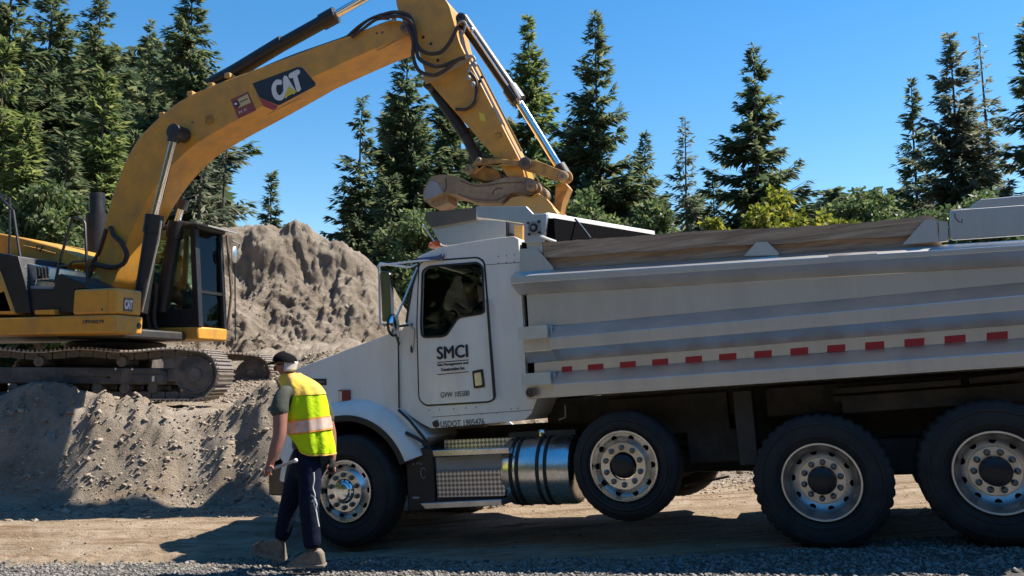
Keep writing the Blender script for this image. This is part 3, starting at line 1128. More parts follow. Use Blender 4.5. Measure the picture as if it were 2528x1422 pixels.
# the wood further back reads as one mass
def far_wood_and_screen():
    r = np.random.default_rng(77)
    K = []
    for k in range(206):
        px = r.uniform(-200, 2750) if k < 165 else (r.uniform(-150, 520) if k < 190 else r.uniform(950, 1330))
        Y = r.uniform(56, 80)
        left = px < 640
        top = r.uniform(90, 420) if left else r.uniform(440, 640)
        if k >= 190:
            top = r.uniform(200, 430)
        if 560 < px < 860:
            top = max(top, 600)
        p = atY(px, top, Y)
        H = p.z - 1.5
        R0 = r.uniform(1.6, 2.8) * (1.4 if left else 1.1)
        n = int(500 + H * 60)
        t = r.uniform(0.0, 1, n) ** 1.25
        rr = R0 * (1 - t) ** 0.8 * r.uniform(0.1, 1.05, n)
        a = r.uniform(0, 2 * np.pi, n)
        c = np.stack([p.x + rr * np.cos(a), Y + rr * np.sin(a), 1.5 + t * H], -1)
        d = norm(np.stack([np.cos(a), np.sin(a), r.uniform(-0.9, 0.3, n)], -1))
        sd = norm(np.cross(d, r.normal(0, 1, (n, 3)) + np.array([0, 0, 1.0])))
        ln = r.uniform(0.5, 1.3, n)
        K.append(kites(c, d, sd, ln, ln * r.uniform(0.15, 0.28, n)))
    # unseen trees added behind the viewer to block sky light and deepen the shade
    for k in range(150):
        a0 = r.uniform(math.radians(150), math.radians(395))
        D = r.uniform(34, 50)
        cx_, cy_ = D * math.cos(a0), 4 + D * math.sin(a0)
        if cy_ > 14 and abs(cx_) < 26:
            continue
        H = r.uniform(12, 20)
        R0 = r.uniform(2.6, 3.8)
        n = 420
        t = r.uniform(0.0, 1, n) ** 1.2
        rr = R0 * (1 - t) ** 0.8 * r.uniform(0.2, 1.05, n)
        a = r.uniform(0, 2 * np.pi, n)
        c = np.stack([cx_ + rr * np.cos(a), cy_ + rr * np.sin(a), t * H], -1)
        d = norm(np.stack([np.cos(a), np.sin(a), r.uniform(-0.9, 0.3, n)], -1))
        sd = norm(np.cross(d, r.normal(0, 1, (n, 3)) + np.array([0, 0, 1.0])))
        ln = r.uniform(1.2, 2.4, n)
        K.append(kites(c, d, sd, ln, ln * r.uniform(0.2, 0.34, n)))
    co = np.concatenate(K).reshape(-1, 3)
    o = poly_obj('forest', co, np.arange(len(co)).reshape(-1, 4), M['fir'])
    tag(o, 'dark conifer wood far behind the nearer trees, plus unseen light-blocking trees added behind the viewer', 'forest', kind='stuff')


far_wood_and_screen()

# ------------------------------------------------------------------ the dump truck
ALPHA = R(23.3)
M['nut'] = paint('lug_nut_steel', (0.20, 0.19, 0.18), 0.3, 0.9, dirt_amt=0.5, scale=30)
TO = atY(853, 1212, 8.3)
TF = Frame(TO, (math.cos(ALPHA), -math.sin(ALPHA), 0.074), (math.sin(ALPHA), math.cos(ALPHA), -0.012))
truck = empty('dump_truck', TF.m)
tag(truck, 'white dump truck with long ribbed silver bed, SMCI on its door and one axle raised', 'truck')
W = 2.42          # overall width; local y runs from the near side (0) to the far side


def T2(pts, d):
    return [TF.at(px, py, d) for px, py in pts]


def tpart(name, mat, pts, d0, d1, holes=(), bevel=0.0, parent=truck, r=0.0, seg=2):
    poly = T2(pts, d0)
    if r:
        poly = rounded(poly, r)
    return MB().prism(poly, d0, d1, holes).build(name, mat, parent, bevel=bevel, seg=seg)


# --- wheels -------------------------------------------------------
def tyre_prof(Ro, Ri, w, y0=0.0):
    return [(Ri, y0 + 0.03), (Ri + 0.02, y0 + 0.012), (Ri + (Ro - Ri) * 0.22, y0 - 0.002), (Ri + (Ro - Ri) * 0.24, y0 - 0.010), (Ri + (Ro - Ri) * 0.30, y0 - 0.010), (Ri + (Ro - Ri) * 0.32, y0 - 0.006), (Ri + (Ro - Ri) * 0.45, y0 - 0.012), (Ro - 0.085, y0 - 0.002), (Ro - 0.083, y0 - 0.010), (Ro - 0.066, y0 - 0.008), (Ro - 0.064, y0 + 0.002), (Ro - 0.02, y0 + 0.022), (Ro, y0 + 0.05),
            (Ro, y0 + w * 0.3), (Ro - 0.012, y0 + w * 0.31), (Ro - 0.012, y0 + w * 0.34), (Ro, y0 + w * 0.35), (Ro, y0 + w * 0.65), (Ro - 0.012, y0 + w * 0.66), (Ro - 0.012, y0 + w * 0.69), (Ro, y0 + w * 0.7),
            (Ro, y0 + w - 0.05), (Ro - 0.02, y0 + w - 0.022), (Ro - 0.07, y0 + w), (Ri + 0.02, y0 + w - 0.012), (Ri, y0 + w - 0.03)]


def make_tyre(Ro, Ri, w, lug=0.010, y0=0.0):
    nseg = 120

    def wob(r, y, k):
        if r > Ro - 0.004:
            return r - (lug if k % 3 == 0 else 0)
        if r > Ro - 0.03:
            return r - (lug * 0.8 if k % 3 == 0 else 0)
        return r
    return MB().lathe(tyre_prof(Ro, Ri, w, y0), nseg, wob=wob)


NUT = MB().lathe([(0.025, 0.0), (0.025, -0.012), (0.019, -0.014), (0.018, -0.035), (0.010, -0.04), (0.004, -0.04)], 10).mesh('lug_nut', M['nut'], 35)
HOLE = MB().lathe([(0.026, 0.004), (0.026, -0.003), (0.022, -0.004)], 14).mesh('hand_hole_disc', M['tarp'], 35)  # flat black disc painted for the shade inside each hole
RIMS = {}
RIMS['front'] = MB().lathe([(0.30, 0.03), (0.305, 0.0), (0.300, -0.012), (0.287, -0.010), (0.282, 0.03), (0.275, 0.055), (0.262, 0.052), (0.225, 0.018), (0.205, -0.012), (0.198, -0.022), (0.12, -0.026), (0.118, 0.02)], 64).mesh('rim', M['polish'], 30)
RIMS['drive'] = MB().lathe([(0.30, 0.03), (0.305, 0.0), (0.300, -0.012), (0.287, -0.010), (0.283, 0.04), (0.27, 0.06), (0.265, 0.10), (0.25, 0.125), (0.215, 0.150), (0.185, 0.160), (0.180, 0.150), (0.176, 0.138), (0.11, 0.136), (0.108, 0.18)], 64).mesh('rim', M['alu'], 30)
TY = {}
TY['front'] = make_tyre(0.55, 0.295, 0.30, 0.005).mesh('tyre', M['rubber'], 40)
TY['pusher'] = make_tyre(0.475, 0.295, 0.26, 0.004).mesh('tyre', M['rubber'], 40)
TY['drive'] = make_tyre(0.53, 0.295, 0.27, 0.016).mesh('tyre', M['rubber'], 40)
HUBS = {
    'front': MB().lathe([(0.118, 0.02), (0.114, -0.035), (0.10, -0.05), (0.09, -0.052), (0.075, -0.07), (0.03, -0.078), (0.01, -0.078)], 24).mesh('hub', M['chrome'], 30),
    'pusher': MB().lathe([(0.108, 0.02), (0.10, -0.045), (0.088, -0.055), (0.05, -0.062), (0.01, -0.062)], 24).mesh('hub', M['black'], 30),
    'drive': MB().lathe([(0.112, 0.16), (0.108, 0.07), (0.10, 0.045), (0.085, 0.035), (0.03, 0.03), (0.01, 0.03)], 24).mesh('hub', M['black'], 30),
}


def wheel(x, z, kind, y=0.0, far=False, spin=0.0):
    rim = 'drive' if kind == 'drive' else 'front'
    w = link_mesh('wheel', RIMS[rim], truck, (x, y, z), (0, spin, math.pi if far else 0))
    link_mesh('tyre', TY[kind], w)
    if kind == 'drive':
        link_mesh('tyre', TY[kind], w, (0, 0.34, 0))
    if far:
        return w
    link_mesh('hub', HUBS[kind], w)
    yn = 0.138 if kind == 'drive' else -0.024
    rn = 0.1425 if kind == 'drive' else 0.158
    for k in range(10):
        a = 2 * math.pi * (k + 0.5) / 10
        link_mesh('lug_nut', NUT, w, (rn * math.cos(a), yn, rn * math.sin(a)))
        a = 2 * math.pi * k / 10
        if kind == 'drive':
            h = link_mesh('hand_hole_disc', HOLE, w, (0.228 * math.cos(a), 0.143, 0.228 * math.sin(a)))
        else:
            h = link_mesh('hand_hole_disc', HOLE, w, (0.243 * math.cos(a), 0.031, 0.243 * math.sin(a)))
            h.rotation_euler = (0, -a, 0)
        if kind == 'drive':
            h.scale = (1.0, 1.0, 1.0)
    return w


pw = TF.at(1540, 1150, 0.05)
d1 = TF.at(2028, 1190, 0.02)
d2 = TF.at(2464, 1167, 0.02)
wheel(0, 0, 'front', 0.0)
wheel(pw[0], pw[1], 'pusher', 0.05)
wheel(d1[0], d1[1], 'drive', 0.02, spin=0.12)
wheel(d2[0], d2[1], 'drive', 0.02, spin=0.35)
wheel(0, -0.05, 'front', W, True)
wheel(pw[0], pw[1] - 0.03, 'pusher', W - 0.05, True)
wheel(d1[0], d1[1] - 0.03, 'drive', W - 0.02, True)
wheel(d2[0], d2[1] - 0.03, 'drive', W - 0.02, True)

# --- cab ------------------------------------------------------------
DS = 0.14     # plane of the cab side
cab_px = [(1030, 634), (1080, 612), (1150, 599), (1215, 589), (1268, 583), (1280, 590), (1285, 690), (1292, 800), (1297, 900), (1300, 985), (1326, 984), (1312, 1020), (1296, 1036), (1235, 1043), (1065, 1058),
          (1040, 1045), (985, 1008), (985, 826), (1004, 795), (1010, 760), (1020, 705), (1036, 650)]
door_px = [(1037, 648), (1180, 638), (1194, 648), (1206, 800), (1221, 982), (1208, 990), (1052, 999), (1037, 985), (1032, 800)]
win_px = [(1046, 670), (1060, 660), (1180, 650), (1192, 660), (1196, 770), (1188, 774), (1132, 783), (1104, 826), (1092, 830), (1044, 832), (1042, 800)]
cab2 = T2(cab_px, DS)
door2 = rounded(T2(door_px, DS), 0.07)
win2 = rounded(T2(win_px, DS), 0.045)
cab = MB()
cab.prism(cab2, DS, DS + 0.035, [offset_poly(door2, 0.012)])
farwin = rounded(T2([(1050, 690), (1185, 680), (1190, 775), (1050, 790)], DS), 0.05)
cab.prism(cab2, W - DS - 0.035, W - DS, [farwin])


def strip(mb, pts2, t, y0, y1):
    """a bent sheet following a profile, t thick, from y0 to y1"""
    a = [Vector(p) for p in pts2]
    nrm = []
    for i in range(len(a)):
        d = (a[min(i + 1, len(a) - 1)] - a[max(i - 1, 0)]).normalized()
        nrm.append(Vector((d.y, -d.x)))
    poly = [(p.x, p.y) for p in a] + [(p.x + n_.x * t, p.y + n_.y * t) for p, n_ in reversed(list(zip(a, nrm)))]
    mb.prism(poly, y0, y1)


strip(cab, cab2[0:6], 0.04, DS + 0.035, W - DS - 0.035)
strip(cab, cab2[5:10], 0.04, DS + 0.035, W - DS - 0.035)
strip(cab, cab2[10:16], 0.03, DS + 0.035, W - DS - 0.035)
cab.build('cab', M['white'], truck, bevel=0.012)
# dark lining, dash and floor inside the cab
ins = MB()
a0 = TF.at(1000, 800, DS)
a1 = TF.at(1270, 1000, DS)
ins.box(a0[0] + 0.02, a0[0] + 0.42, DS + 0.06, W - DS - 0.06, a1[1], TF.at(1040, 800, DS)[1])
ins.build('dashboard', M['interior'], truck, bevel=0.03)
ins = MB().box(a1[0] - 0.05, a1[0] + 0.0, DS + 0.04, W - DS - 0.04, a1[1], TF.at(1200, 610, DS)[1])
ins.build('rear_lining', M['interior'], truck)
rl = MB()
strip(rl, [(p[0], p[1] - 0.05) for p in cab2[1:5]], 0.03, DS + 0.045, W - DS - 0.045)
rl.build('headliner', M['interior'], truck)
st = MB()
sx0, sz0 = TF.at(1180, 880, DS)
st.box(sx0 - 0.45, sx0 + 0.05, 0.42, 0.98, sz0 - 0.12, sz0 + 0.06)
st.box(sx0 - 0.02, sx0 + 0.13, 0.42, 0.98, sz0 + 0.06, sz0 + 0.72)
st.build('seat', M['greyseat'], truck, bevel=0.04)
sw = MB()
swc = Vector((sx0 - 0.62, 0.68, sz0 + 0.34))
ring = [swc + Vector((0.10 * math.sin(k), 0.22 * math.cos(k), 0.20 * math.sin(k))) for k in np.linspace(0, 2 * math.pi, 22)]
sw.tube(ring, 0.014, 6)
sw.tube([swc, swc + Vector((-0.3, 0, -0.25))], 0.02, 6)
sw.build('steering_wheel', M['interior'], truck)
# door
door = MB().prism(door2, DS - 0.012, DS + 0.02, [win2]).build('door', M['white'], truck, bevel=0.006)
MB().prism(offset_poly(door2, 0.017), DS - 0.006, DS + 0.006, [offset_poly(door2, 0.002)]).build('door_seal', M['black'], door)
MB().prism(offset_poly(win2, 0.014), DS - 0.020, DS - 0.011, [offset_poly(win2, -0.006)]).build('window_seal', M['black'], door)
MB().prism(offset_poly(win2, -0.004), DS + 0.006, DS + 0.010).build('window_pane', M['glass'], door)
hp = rounded(T2([(1168, 916), (1194, 911), (1199, 956), (1172, 959)], DS), 0.015)
h_ = MB().prism(hp, DS - 0.022, DS - 0.012).build('handle_plate', M['black'], door)
MB().prism(rounded(T2([(1174, 922), (1190, 919), (1194, 950), (1177, 953)], DS), 0.008), DS - 0.030, DS - 0.020).build('handle', M['alu'], door)


def ttext(name, s, mat, px0, py0, px1, py1, hpx, parent, d=DS - 0.016, bold=0.0, shear=0.0, fat=0.0):
    """lettering whose baseline runs from (px0,py0) to (px1,py1)"""
    a, b = TF.at(px0, py0, d), TF.at(px1, py1, d)
    t = TF.at(px0, py0 - hpx, d)
    me = text_mesh(name, s, mat, t[1] - a[1], math.hypot(b[0] - a[0], b[1] - a[1]), bold, shear, fat=fat)
    o = link_mesh(name, me, parent, (a[0], d, a[1]), (0, -math.atan2(b[1] - a[1], b[0] - a[0]), 0))
    return o


ttext('lettering', 'SMCI', M['blue_letter'], 1080, 887, 1155, 881, 30, door, fat=0.0055)
for (y0, y1) in ((895, 888.5), (925, 917.5)):
    p, q = TF.at(1080, y0, DS - 0.014), TF.at(1157, y1, DS - 0.014)
    MB().bar((p[0], DS - 0.014, p[1]), (q[0], DS - 0.014, q[1]), 0.004, 0.007).build('rule_line', M['blue_letter'], door, smooth=None)
ttext('lettering', 'Site Management and', M['blue_letter'], 1080, 906, 1156, 900, 8, door, fat=0.0012)
ttext('lettering', 'Construction Inc.', M['blue_letter'], 1089, 917, 1148, 912, 8, door, fat=0.0012)
ttext('lettering', 'GVW 105500', M['text_dark'], 1088, 982, 1159, 977, 13, door, bold=0.0)
ttext('lettering', 'USDOT 1905476', M['text_dark'], 1088, 1055, 1196, 1048, 15, truck, d=DS - 0.004)
e0 = TF.p(1077, 1047, DS - 0.003)
MB().lathe([(0.034, 0), (0.034, -0.002), (0.024, -0.003)], 20, e0).build('emblem', M['text_faint'], truck)
MB().prism(rounded(T2([(1068, 1042), (1080, 1036), (1086, 1050), (1078, 1056), (1070, 1052)], DS), 0.01), DS - 0.009, DS - 0.005).build('emblem_figure', M['blue_letter'], truck)
# rivets on the cab
rv = MB()
for (px, py) in [(1230, 633), (1250, 631), (1269, 629), (1231, 650), (1250, 648), (1269, 646), (1060, 1012), (1085, 1011), (1120, 1009), (1150, 1007), (1175, 1006), (1262, 1010), (1278, 1008), (1225, 1020), (1232, 1044), (1134, 1025), (1190, 1022)]:
    rv.ball(TF.p(px, py, DS), 0.008, 0.005, 0.008, 8, 5)
tag(rv.build('rivets', M['plastic_grey'], truck), kind='stuff')
pv = TF.at(1196, 654, DS), TF.at(1283, 648, DS)
MB().bar((pv[0][0], DS - 0.001, pv[0][1]), (pv[1][0], DS - 0.001, pv[1][1]), 0.003, 0.004).build('panel_seam', M['text_dark'], truck, smooth=None)
MB().bar((TF.at(1065, 1030, DS)[0], DS - 0.001, TF.at(1065, 1030, DS)[1]), (TF.at(1315, 1012, DS)[0], DS - 0.001, TF.at(1315, 1012, DS)[1]), 0.003, 0.005).build('panel_seam', M['text_dark'], truck, smooth=None)
# windscreen and the dark pillar edge
ws = MB()
strip(ws, T2([(1004, 793), (1010, 760), (1020, 705), (1034, 655)], DS), 0.008, DS + 0.05, W - DS - 0.05)
ws.build('windscreen', M['glass'], truck)
wg = MB().tube([TF.p(px, py, DS - 0.004) for px, py in [(1003, 797), (1008, 762), (1018, 705), (1033, 655)]], 0.012, 6)
wg.build('windscreen_seal', M['black'], truck)
# visor, grab rail, roof lights and horn
MB().prism(T2([(1030, 637), (1080, 632), (1092, 626), (1092, 634), (1082, 641), (1032, 645)], DS - 0.05), DS - 0.05, W - DS + 0.05).build('sun_visor', M['visor'], truck)
gr = MB().tube([TF.p(px, py, DS - d_) for px, py, d_ in [(1202, 742, 0.0), (1203, 746, 0.05), (1211, 860, 0.055), (1220, 978, 0.05), (1220, 984, 0.0)]], 0.012, 8)
gr.build('grab_rail', M['dark'], truck)
bl = MB()
bl.ball(TF.p(1078, 602, 0.72), 0.055, 0.075, 0.04)
ml = bl.build('marker_light', M['orange_lens'], truck)
MB().ball(TF.p(1098, 601, 0.72), 0.06, 0.07, 0.028).build('lamp_foot', M['chrome'], ml)
mx_ = MB()
mx_.ball(TF.p(1070, 606, 1.3), 0.055, 0.075, 0.04)
mx_.build('marker_light', M['orange_lens'], truck)
hn = MB()
hn.tube([TF.p(1100, 597, 0.95), TF.p(1125, 599, 0.95), TF.p(1165, 590, 0.95)], [0.055, 0.022, 0.012], 12)
hn.build('air_horn', M['chrome'], truck)
MB().tube([TF.p(1112, 586, 0.95), TF.p(1128, 589, 0.95), TF.p(1150, 592, 0.95)], [0.03, 0.018, 0.012], 10).build('air_horn', M['chrome'], truck)
MB().tube([TF.p(1044, 555, 0.5), TF.p(1072, 595, 0.5)], 0.008, 6).build('aerial', M['alu'], truck)

# --- mirrors
mr_ = MB()
DM = -0.10
mr_.prism(rounded(T2([(938, 668), (962, 672), (966, 790), (944, 796)], DM), 0.03), DM, DM + 0.06)
mm = mr_.build('side_mirror', M['chrome'], truck, bevel=0.012)
for pl in ([(936, 655, DM), (1025, 645, 0.05), (1092, 640, DS)], [(945, 800, DM), (975, 808, 0.0), (1012, 800, DS)],
           [(932, 660, DM + 0.1), (938, 650, DM + 0.1), (1010, 660, 0.1), (1030, 652, DS)],
           [(1030, 660, DS - 0.02), (1004, 725, 0.02), (975, 792, DM + 0.05)], [(936, 655, DM + 0.02), (938, 800, DM + 0.02), (950, 806, DM + 0.02)],
           [(1010, 800, 0.02), (1022, 812, DS - 0.02), (1018, 870, DS - 0.01)]):
    MB().tube([TF.p(*q) for q in pl], 0.011, 7).build('mirror_arm', M['alu'], mm)
om = MB()
oc = TF.p(970, 803, DM + 0.04)
om.ball(oc, 0.05, 0.09, 0.115)
om2 = om.build('round_mirror', M['black'], truck)
MB().ball(oc + Vector((0.022, -0.012, 0)), 0.035, 0.085, 0.098).build('mirror_glass', M['chrome'], om2)
MB().tube([TF.p(984, 806, 0.0), TF.p(1018, 801, DS)], 0.012, 6).build('mirror_arm', M['black'], om2)
MB().tube([TF.p(978, 828, DM + 0.04), TF.p(985, 850, DS - 0.02)], 0.012, 6).build('mirror_arm', M['black'], om2)
MB().ball(TF.p(1016, 862, DS - 0.02), 0.014, 0.012, 0.04).build('side_marker', M['dark'], truck)

# --- hood and fender
DH = 0.12
RA = 0.715
hood_px = [(985, 815), (985, 1006), (1058, 1078), (1003, 1138)]
hood2 = T2(hood_px, DH)
a_end = math.atan2(hood2[-1][1], hood2[-1][0])
arch = [(RA * math.cos(a), RA * math.sin(a)) for a in np.linspace(a_end, R(172), 26)][1:]
front = T2([(672, 1100), (676, 1000), (700, 930), (738, 908)], DH)
hood_poly = hood2 + arch + front
HW = W - DH
hd = MB()
# the sides fall away slightly towards the top of the hood
hd.prism(hood_poly, DH, W - DH)
hd.build('hood', M['white'], truck, bevel=0.035, seg=3)
MB().tube([TF.p(985, 1008, DH - 0.002), TF.p(984, 900, DH - 0.002), TF.p(983, 832, DH - 0.002)], 0.008, 5).build('hood_seam', M['black'], truck)
fn = MB()
rings = []
for a in np.linspace(a_end - 0.03, R(172), 30):
    ca, sa = math.cos(a), math.sin(a)
    rings.append([(r_ * ca, y_, r_ * sa) for r_, y_ in ((0.905, DH + 0.03), (0.895, DH - 0.01), (0.87, DH - 0.05), (0.83, 0.03), (0.78, 0.0), (0.735, -0.01), (0.735, 0.06), (0.80, DH + 0.05))])
fn.loft(rings)
fd = fn.build('fender', M['white'], truck)
lp = MB()
rings = []
for a in np.linspace(a_end - 0.04, R(172), 30):
    ca, sa = math.cos(a), math.sin(a)
    rings.append([(r_ * ca, y_, r_ * sa) for r_, y_ in ((0.742, -0.016), (0.742, 0.5), (0.69, 0.5), (0.672, 0.02), (0.685, -0.014))])
lp.loft(rings)
lp.build('fender_lip', M['fender_rubber'], truck)
bp = rounded(T2([(770, 935), (806, 935), (806, 951), (770, 951)], DH), 0.006)
bd = MB().prism(bp, DH - 0.008, DH + 0.002).build('hood_badge', M['black'], truck)
for k in range(7):
    q = TF.at(774 + k * 4.4, 943, DH)
    MB().box(q[0] - 0.005, q[0] + 0.004, DH - 0.0105, DH - 0.007, q[1] - 0.012, q[1] + 0.012).build('badge_mark', M['plastic_grey'], bd, smooth=None)
sm = MB().prism(rounded(T2([(838, 963), (866, 963), (866, 994), (840, 994)], DH), 0.01), DH - 0.025, DH + 0.002).build('turn_signal', M['red_lens'], truck, bevel=0.004)
MB().prism(T2([(839, 966), (848, 966), (848, 991), (841, 991)], DH), DH - 0.03, DH - 0.02).build('turn_signal_lens', M['lens'], sm)
# grille, headlight and bumper at the nose
gx0 = min(p[0] for p in front)
gz = TF.at(690, 1080, DH)[1]
gq = MB().box(gx0 - 0.06, gx0 + 0.02, 0.55, W - 0.55, gz - 0.1, gz + 0.50).build('grille', M['chrome'], truck, bevel=0.02)
for k in range(8):
    MB().box(gx0 - 0.075, gx0 - 0.055, 0.60 + k * 0.165, 0.64 + k * 0.165, gz - 0.06, gz + 0.46).build('grille_bar', M['dark'], gq, smooth=None)
for yy in (0.32, W - 0.32):
    MB().lathe([(0.10, 0.03), (0.10, -0.03), (0.07, -0.05), (0.01, -0.055)], 18, (gx0 - 0.02, yy, gz + 0.08), axis='x').build('headlight', M['lens'], truck)
b0, b1 = TF.at(647, 1148, 0.15), TF.at(720, 1222, 0.15)
bpoly = [(b0[0], 0.25), (b0[0] + 0.10, 0.15), (b0[0] + 0.34, 0.08), (b0[0] + 0.34, W - 0.08), (b0[0] + 0.10, W - 0.15), (b0[0], W - 0.25)]
bm_ = MB()
bm_.loft([[(p[0], p[1], b1[1]) for p in bpoly], [(p[0], p[1], b0[1]) for p in bpoly]])
bm_.build('bumper', M['black'], truck, bevel=0.015)
MB().prism(T2([(655, 1140), (690, 1125), (690, 1134), (655, 1150)], 0.2), 0.2, W - 0.2).build('bumper_step', M['alu'], truck)

# --- steps, battery box and tank
bx = MB()
q0, q1 = TF.at(1000, 1108, 0.10), TF.at(1072, 1262, 0.10)
bx.box(q0[0], q1[0] + 0.02, 0.10, 0.62, q1[1], q0[1])
bo = bx.build('battery_box', M['black'], truck, bevel=0.015)
ttext('lettering', '4 Mo', M['text_faint'], 1018, 1150, 1044, 1147, 8, bo, d=0.097)
c0 = TF.p(1045, 1168, 0.096)
MB().tube([c0 + Vector((0.028 * math.cos(t), 0, 0.05 * math.sin(t))) for t in np.linspace(0.5, 5.6, 12)], 0.004, 5).build('padlock_hasp', M['plastic_grey'], bo)
MB().box(*[v for v in (TF.at(1019, 1230, 0.1)[0], TF.at(1035, 1230, 0.1)[0], 0.096, 0.101, TF.at(1019, 1231, 0.1)[1], TF.at(1019, 1226, 0.1)[1])]).build('sticker', M['plastic_grey'], bo, smooth=None)
MB().prism(T2([(1097, 1086), (1272, 1080), (1272, 1103), (1097, 1108)], 0.30), 0.30, 0.32).build('kick_plate', M['tread'], truck)
sb = MB().prism(T2([(1067, 1112), (1256, 1105), (1258, 1120), (1070, 1128)], 0.03), 0.03, 0.40).build('upper_step', M['polish'], truck, bevel=0.006)
MB().prism(T2([(1076, 1130), (1252, 1120), (1252, 1158), (1078, 1164)], 0.12), 0.12, 0.15).build('step_riser', M['plastic_grey'], truck)
MB().prism(T2([(1076, 1164), (1257, 1158), (1246, 1224), (1080, 1228)], 0.07), 0.07, 0.45).build('tool_box', M['tread'], truck, bevel=0.004)
MB().prism(T2([(1037, 1243), (1237, 1233), (1239, 1248), (1050, 1257)], 0.02), 0.02, 0.30).build('lower_step', M['alu'], truck, bevel=0.005)
MB().prism(T2([(1078, 1228), (1244, 1224), (1238, 1236), (1080, 1242)], 0.12), 0.12, 0.4).build('step_hanger', M['dark'], truck)
# fuel tank along the frame
tc0, tc1 = TF.p(1266, 1162, 0.36), TF.p(1432, 1156, 0.36)
RT = 0.315
tk = MB()
xa, xb = tc0.x, tc1.x
tk.lathe([(0.05, 0.0), (RT - 0.05, 0.0), (RT - 0.012, 0.012), (RT, 0.04), (RT, xb - xa - 0.04), (RT - 0.012, xb - xa - 0.012), (RT - 0.05, xb - xa), (0.05, xb - xa)], 56, (xa, 0.36, tc0.z), axis='x')
tank = tk.build('fuel_tank', M['polish'], truck)
for f_ in (0.16, 0.25, 0.55, 0.66):
    MB().lathe([(RT + 0.001, -0.018), (RT + 0.007, -0.016), (RT + 0.007, 0.016), (RT + 0.001, 0.018)], 56, (xa + (xb - xa) * f_, 0.36, tc0.z), axis='x').build('tank_strap', M['fender_rubber'], tank)
MB().lathe([(0.04, 0), (0.04, 0.05), (0.034, 0.06)], 14, (xa + (xb - xa) * 0.52, 0.3, tc0.z + RT), axis='z').build('filler_cap', M['chrome'], tank)
MB().box(xa + 0.0, xa + (xb - xa) * 1.0, 0.3, 0.62, tc0.z + 0.31, tc0.z + 0.36).build('tank_bracket', M['chassis'], truck)
# hose strap hanging from the hood corner
MB().tube([TF.p(984, 1012, 0.08), TF.p(1010, 1036, 0.06), TF.p(1044, 1078, 0.06), TF.p(1062, 1105, 0.08)], 0.014, 6).build('hood_strap', M['black'], truck)
MB().tube([TF.p(1002, 1068, 0.05), TF.p(1030, 1082, 0.05), TF.p(1048, 1094, 0.08)], 0.018, 6).build('hood_latch', M['black'], truck)
# --- chassis
zr = TF.at(1300, 1075, 0.7)[1]
for yy in (0.78, W - 0.86):
    MB().box(-0.9, d2[0] + 0.9, yy, yy + 0.08, zr - 0.17, zr + 0.10).build('frame_rail', M['chassis'], truck)
for x_ in (0.3, 1.2, 2.2, 3.1, d1[0] + 0.6):
    MB().box(x_, x_ + 0.12, 0.86, W - 0.86, zr - 0.14, zr + 0.06).build('cross_member', M['chassis'], truck)
for x_, z_ in ((0, -0.05), (pw[0], pw[1]), (d1[0], d1[1]), (d2[0], d2[1])):
    MB().tube([(x_, 0.30, z_), (x_, W - 0.30, z_ - 0.03)], 0.075, 10).build('axle', M['chassis'], truck)
for x_, z_ in ((d1[0], d1[1]), (d2[0], d2[1])):
    MB().ball((x_, W / 2, z_), 0.2, 0.24, 0.2).build('differential', M['chassis'], truck)
MB().tube([(0.6, W / 2, zr - 0.25), (d1[0] - 0.2, W / 2, d1[1] + 0.02)], 0.05, 10).build('drive_shaft', M['chassis'], truck)
MB().bar((d1[0] - 0.1, 0.75, d1[1] + 0.16), (d2[0] + 0.1, 0.75, d2[1] + 0.12), 0.12, 0.13).build('suspension_beam', M['chassis'], truck)
MB().box(-0.55, 0.55, 0.85, W - 0.85, -0.15, 0.75).build('engine', M['chassis'], truck, bevel=0.04)
MB().box(-0.7, 0.7, 0.5, 0.56, 0.1, 0.8).build('inner_fender', M['tarp'], truck)
mf0, mf1 = TF.at(1805, 965, 0.25), TF.at(1866, 1150, 0.25)
MB().box(mf0[0], mf0[0] + 0.16, 0.30, 0.50, mf1[1], mf0[1]).build('hoist_post', M['dark'], truck, bevel=0.01)
hb = MB()
q0, q1 = TF.at(1500, 985, 0.6), TF.at(1800, 1030, 0.6)
hb.box(q0[0], q1[0], 0.60, 1.1, q1[1] - 0.12, q0[1])
hb.build('hydraulic_tank', M['chassis'], truck, bevel=0.01)
MB().tube([TF.p(1395, 1000, 0.3), TF.p(1396, 1030, 0.3), TF.p(1380, 1036, 0.3)], 0.008, 5).build('brake_line', M['plastic_grey'], truck)
MB().tube([TF.p(1690, 1200, 1.6), TF.p(1800, 1176, 1.6)], 0.012, 5).build('brake_line', M['plastic_grey'], truck)
q0 = TF.at(1890, 968, 0.5)
MB().box(q0[0], d2[0] + 0.9, 0.50, 0.62, TF.at(2060, 1010, 0.5)[1] - 0.03, TF.at(2060, 948, 0.5)[1]).build('subframe', M['chassis'], truck)
for (pxa, pya, pxb, pyb) in ((2060, 966, 2370, 944), (2060, 985, 2370, 962), (2390, 940, 2520, 928)):
    p_, q_ = TF.p(pxa, pya, 0.42), TF.p(pxb, pyb, 0.42)
    MB().bar(p_, q_, 0.10, 0.045).build('subframe_rib', M['chassis'], truck)
p_, q_ = TF.p(2080, 1000, 0.40), TF.p(2540, 966, 0.40)
MB().bar(p_, q_, 0.12, 0.13).build('hinge_beam', M['chassis'], truck)

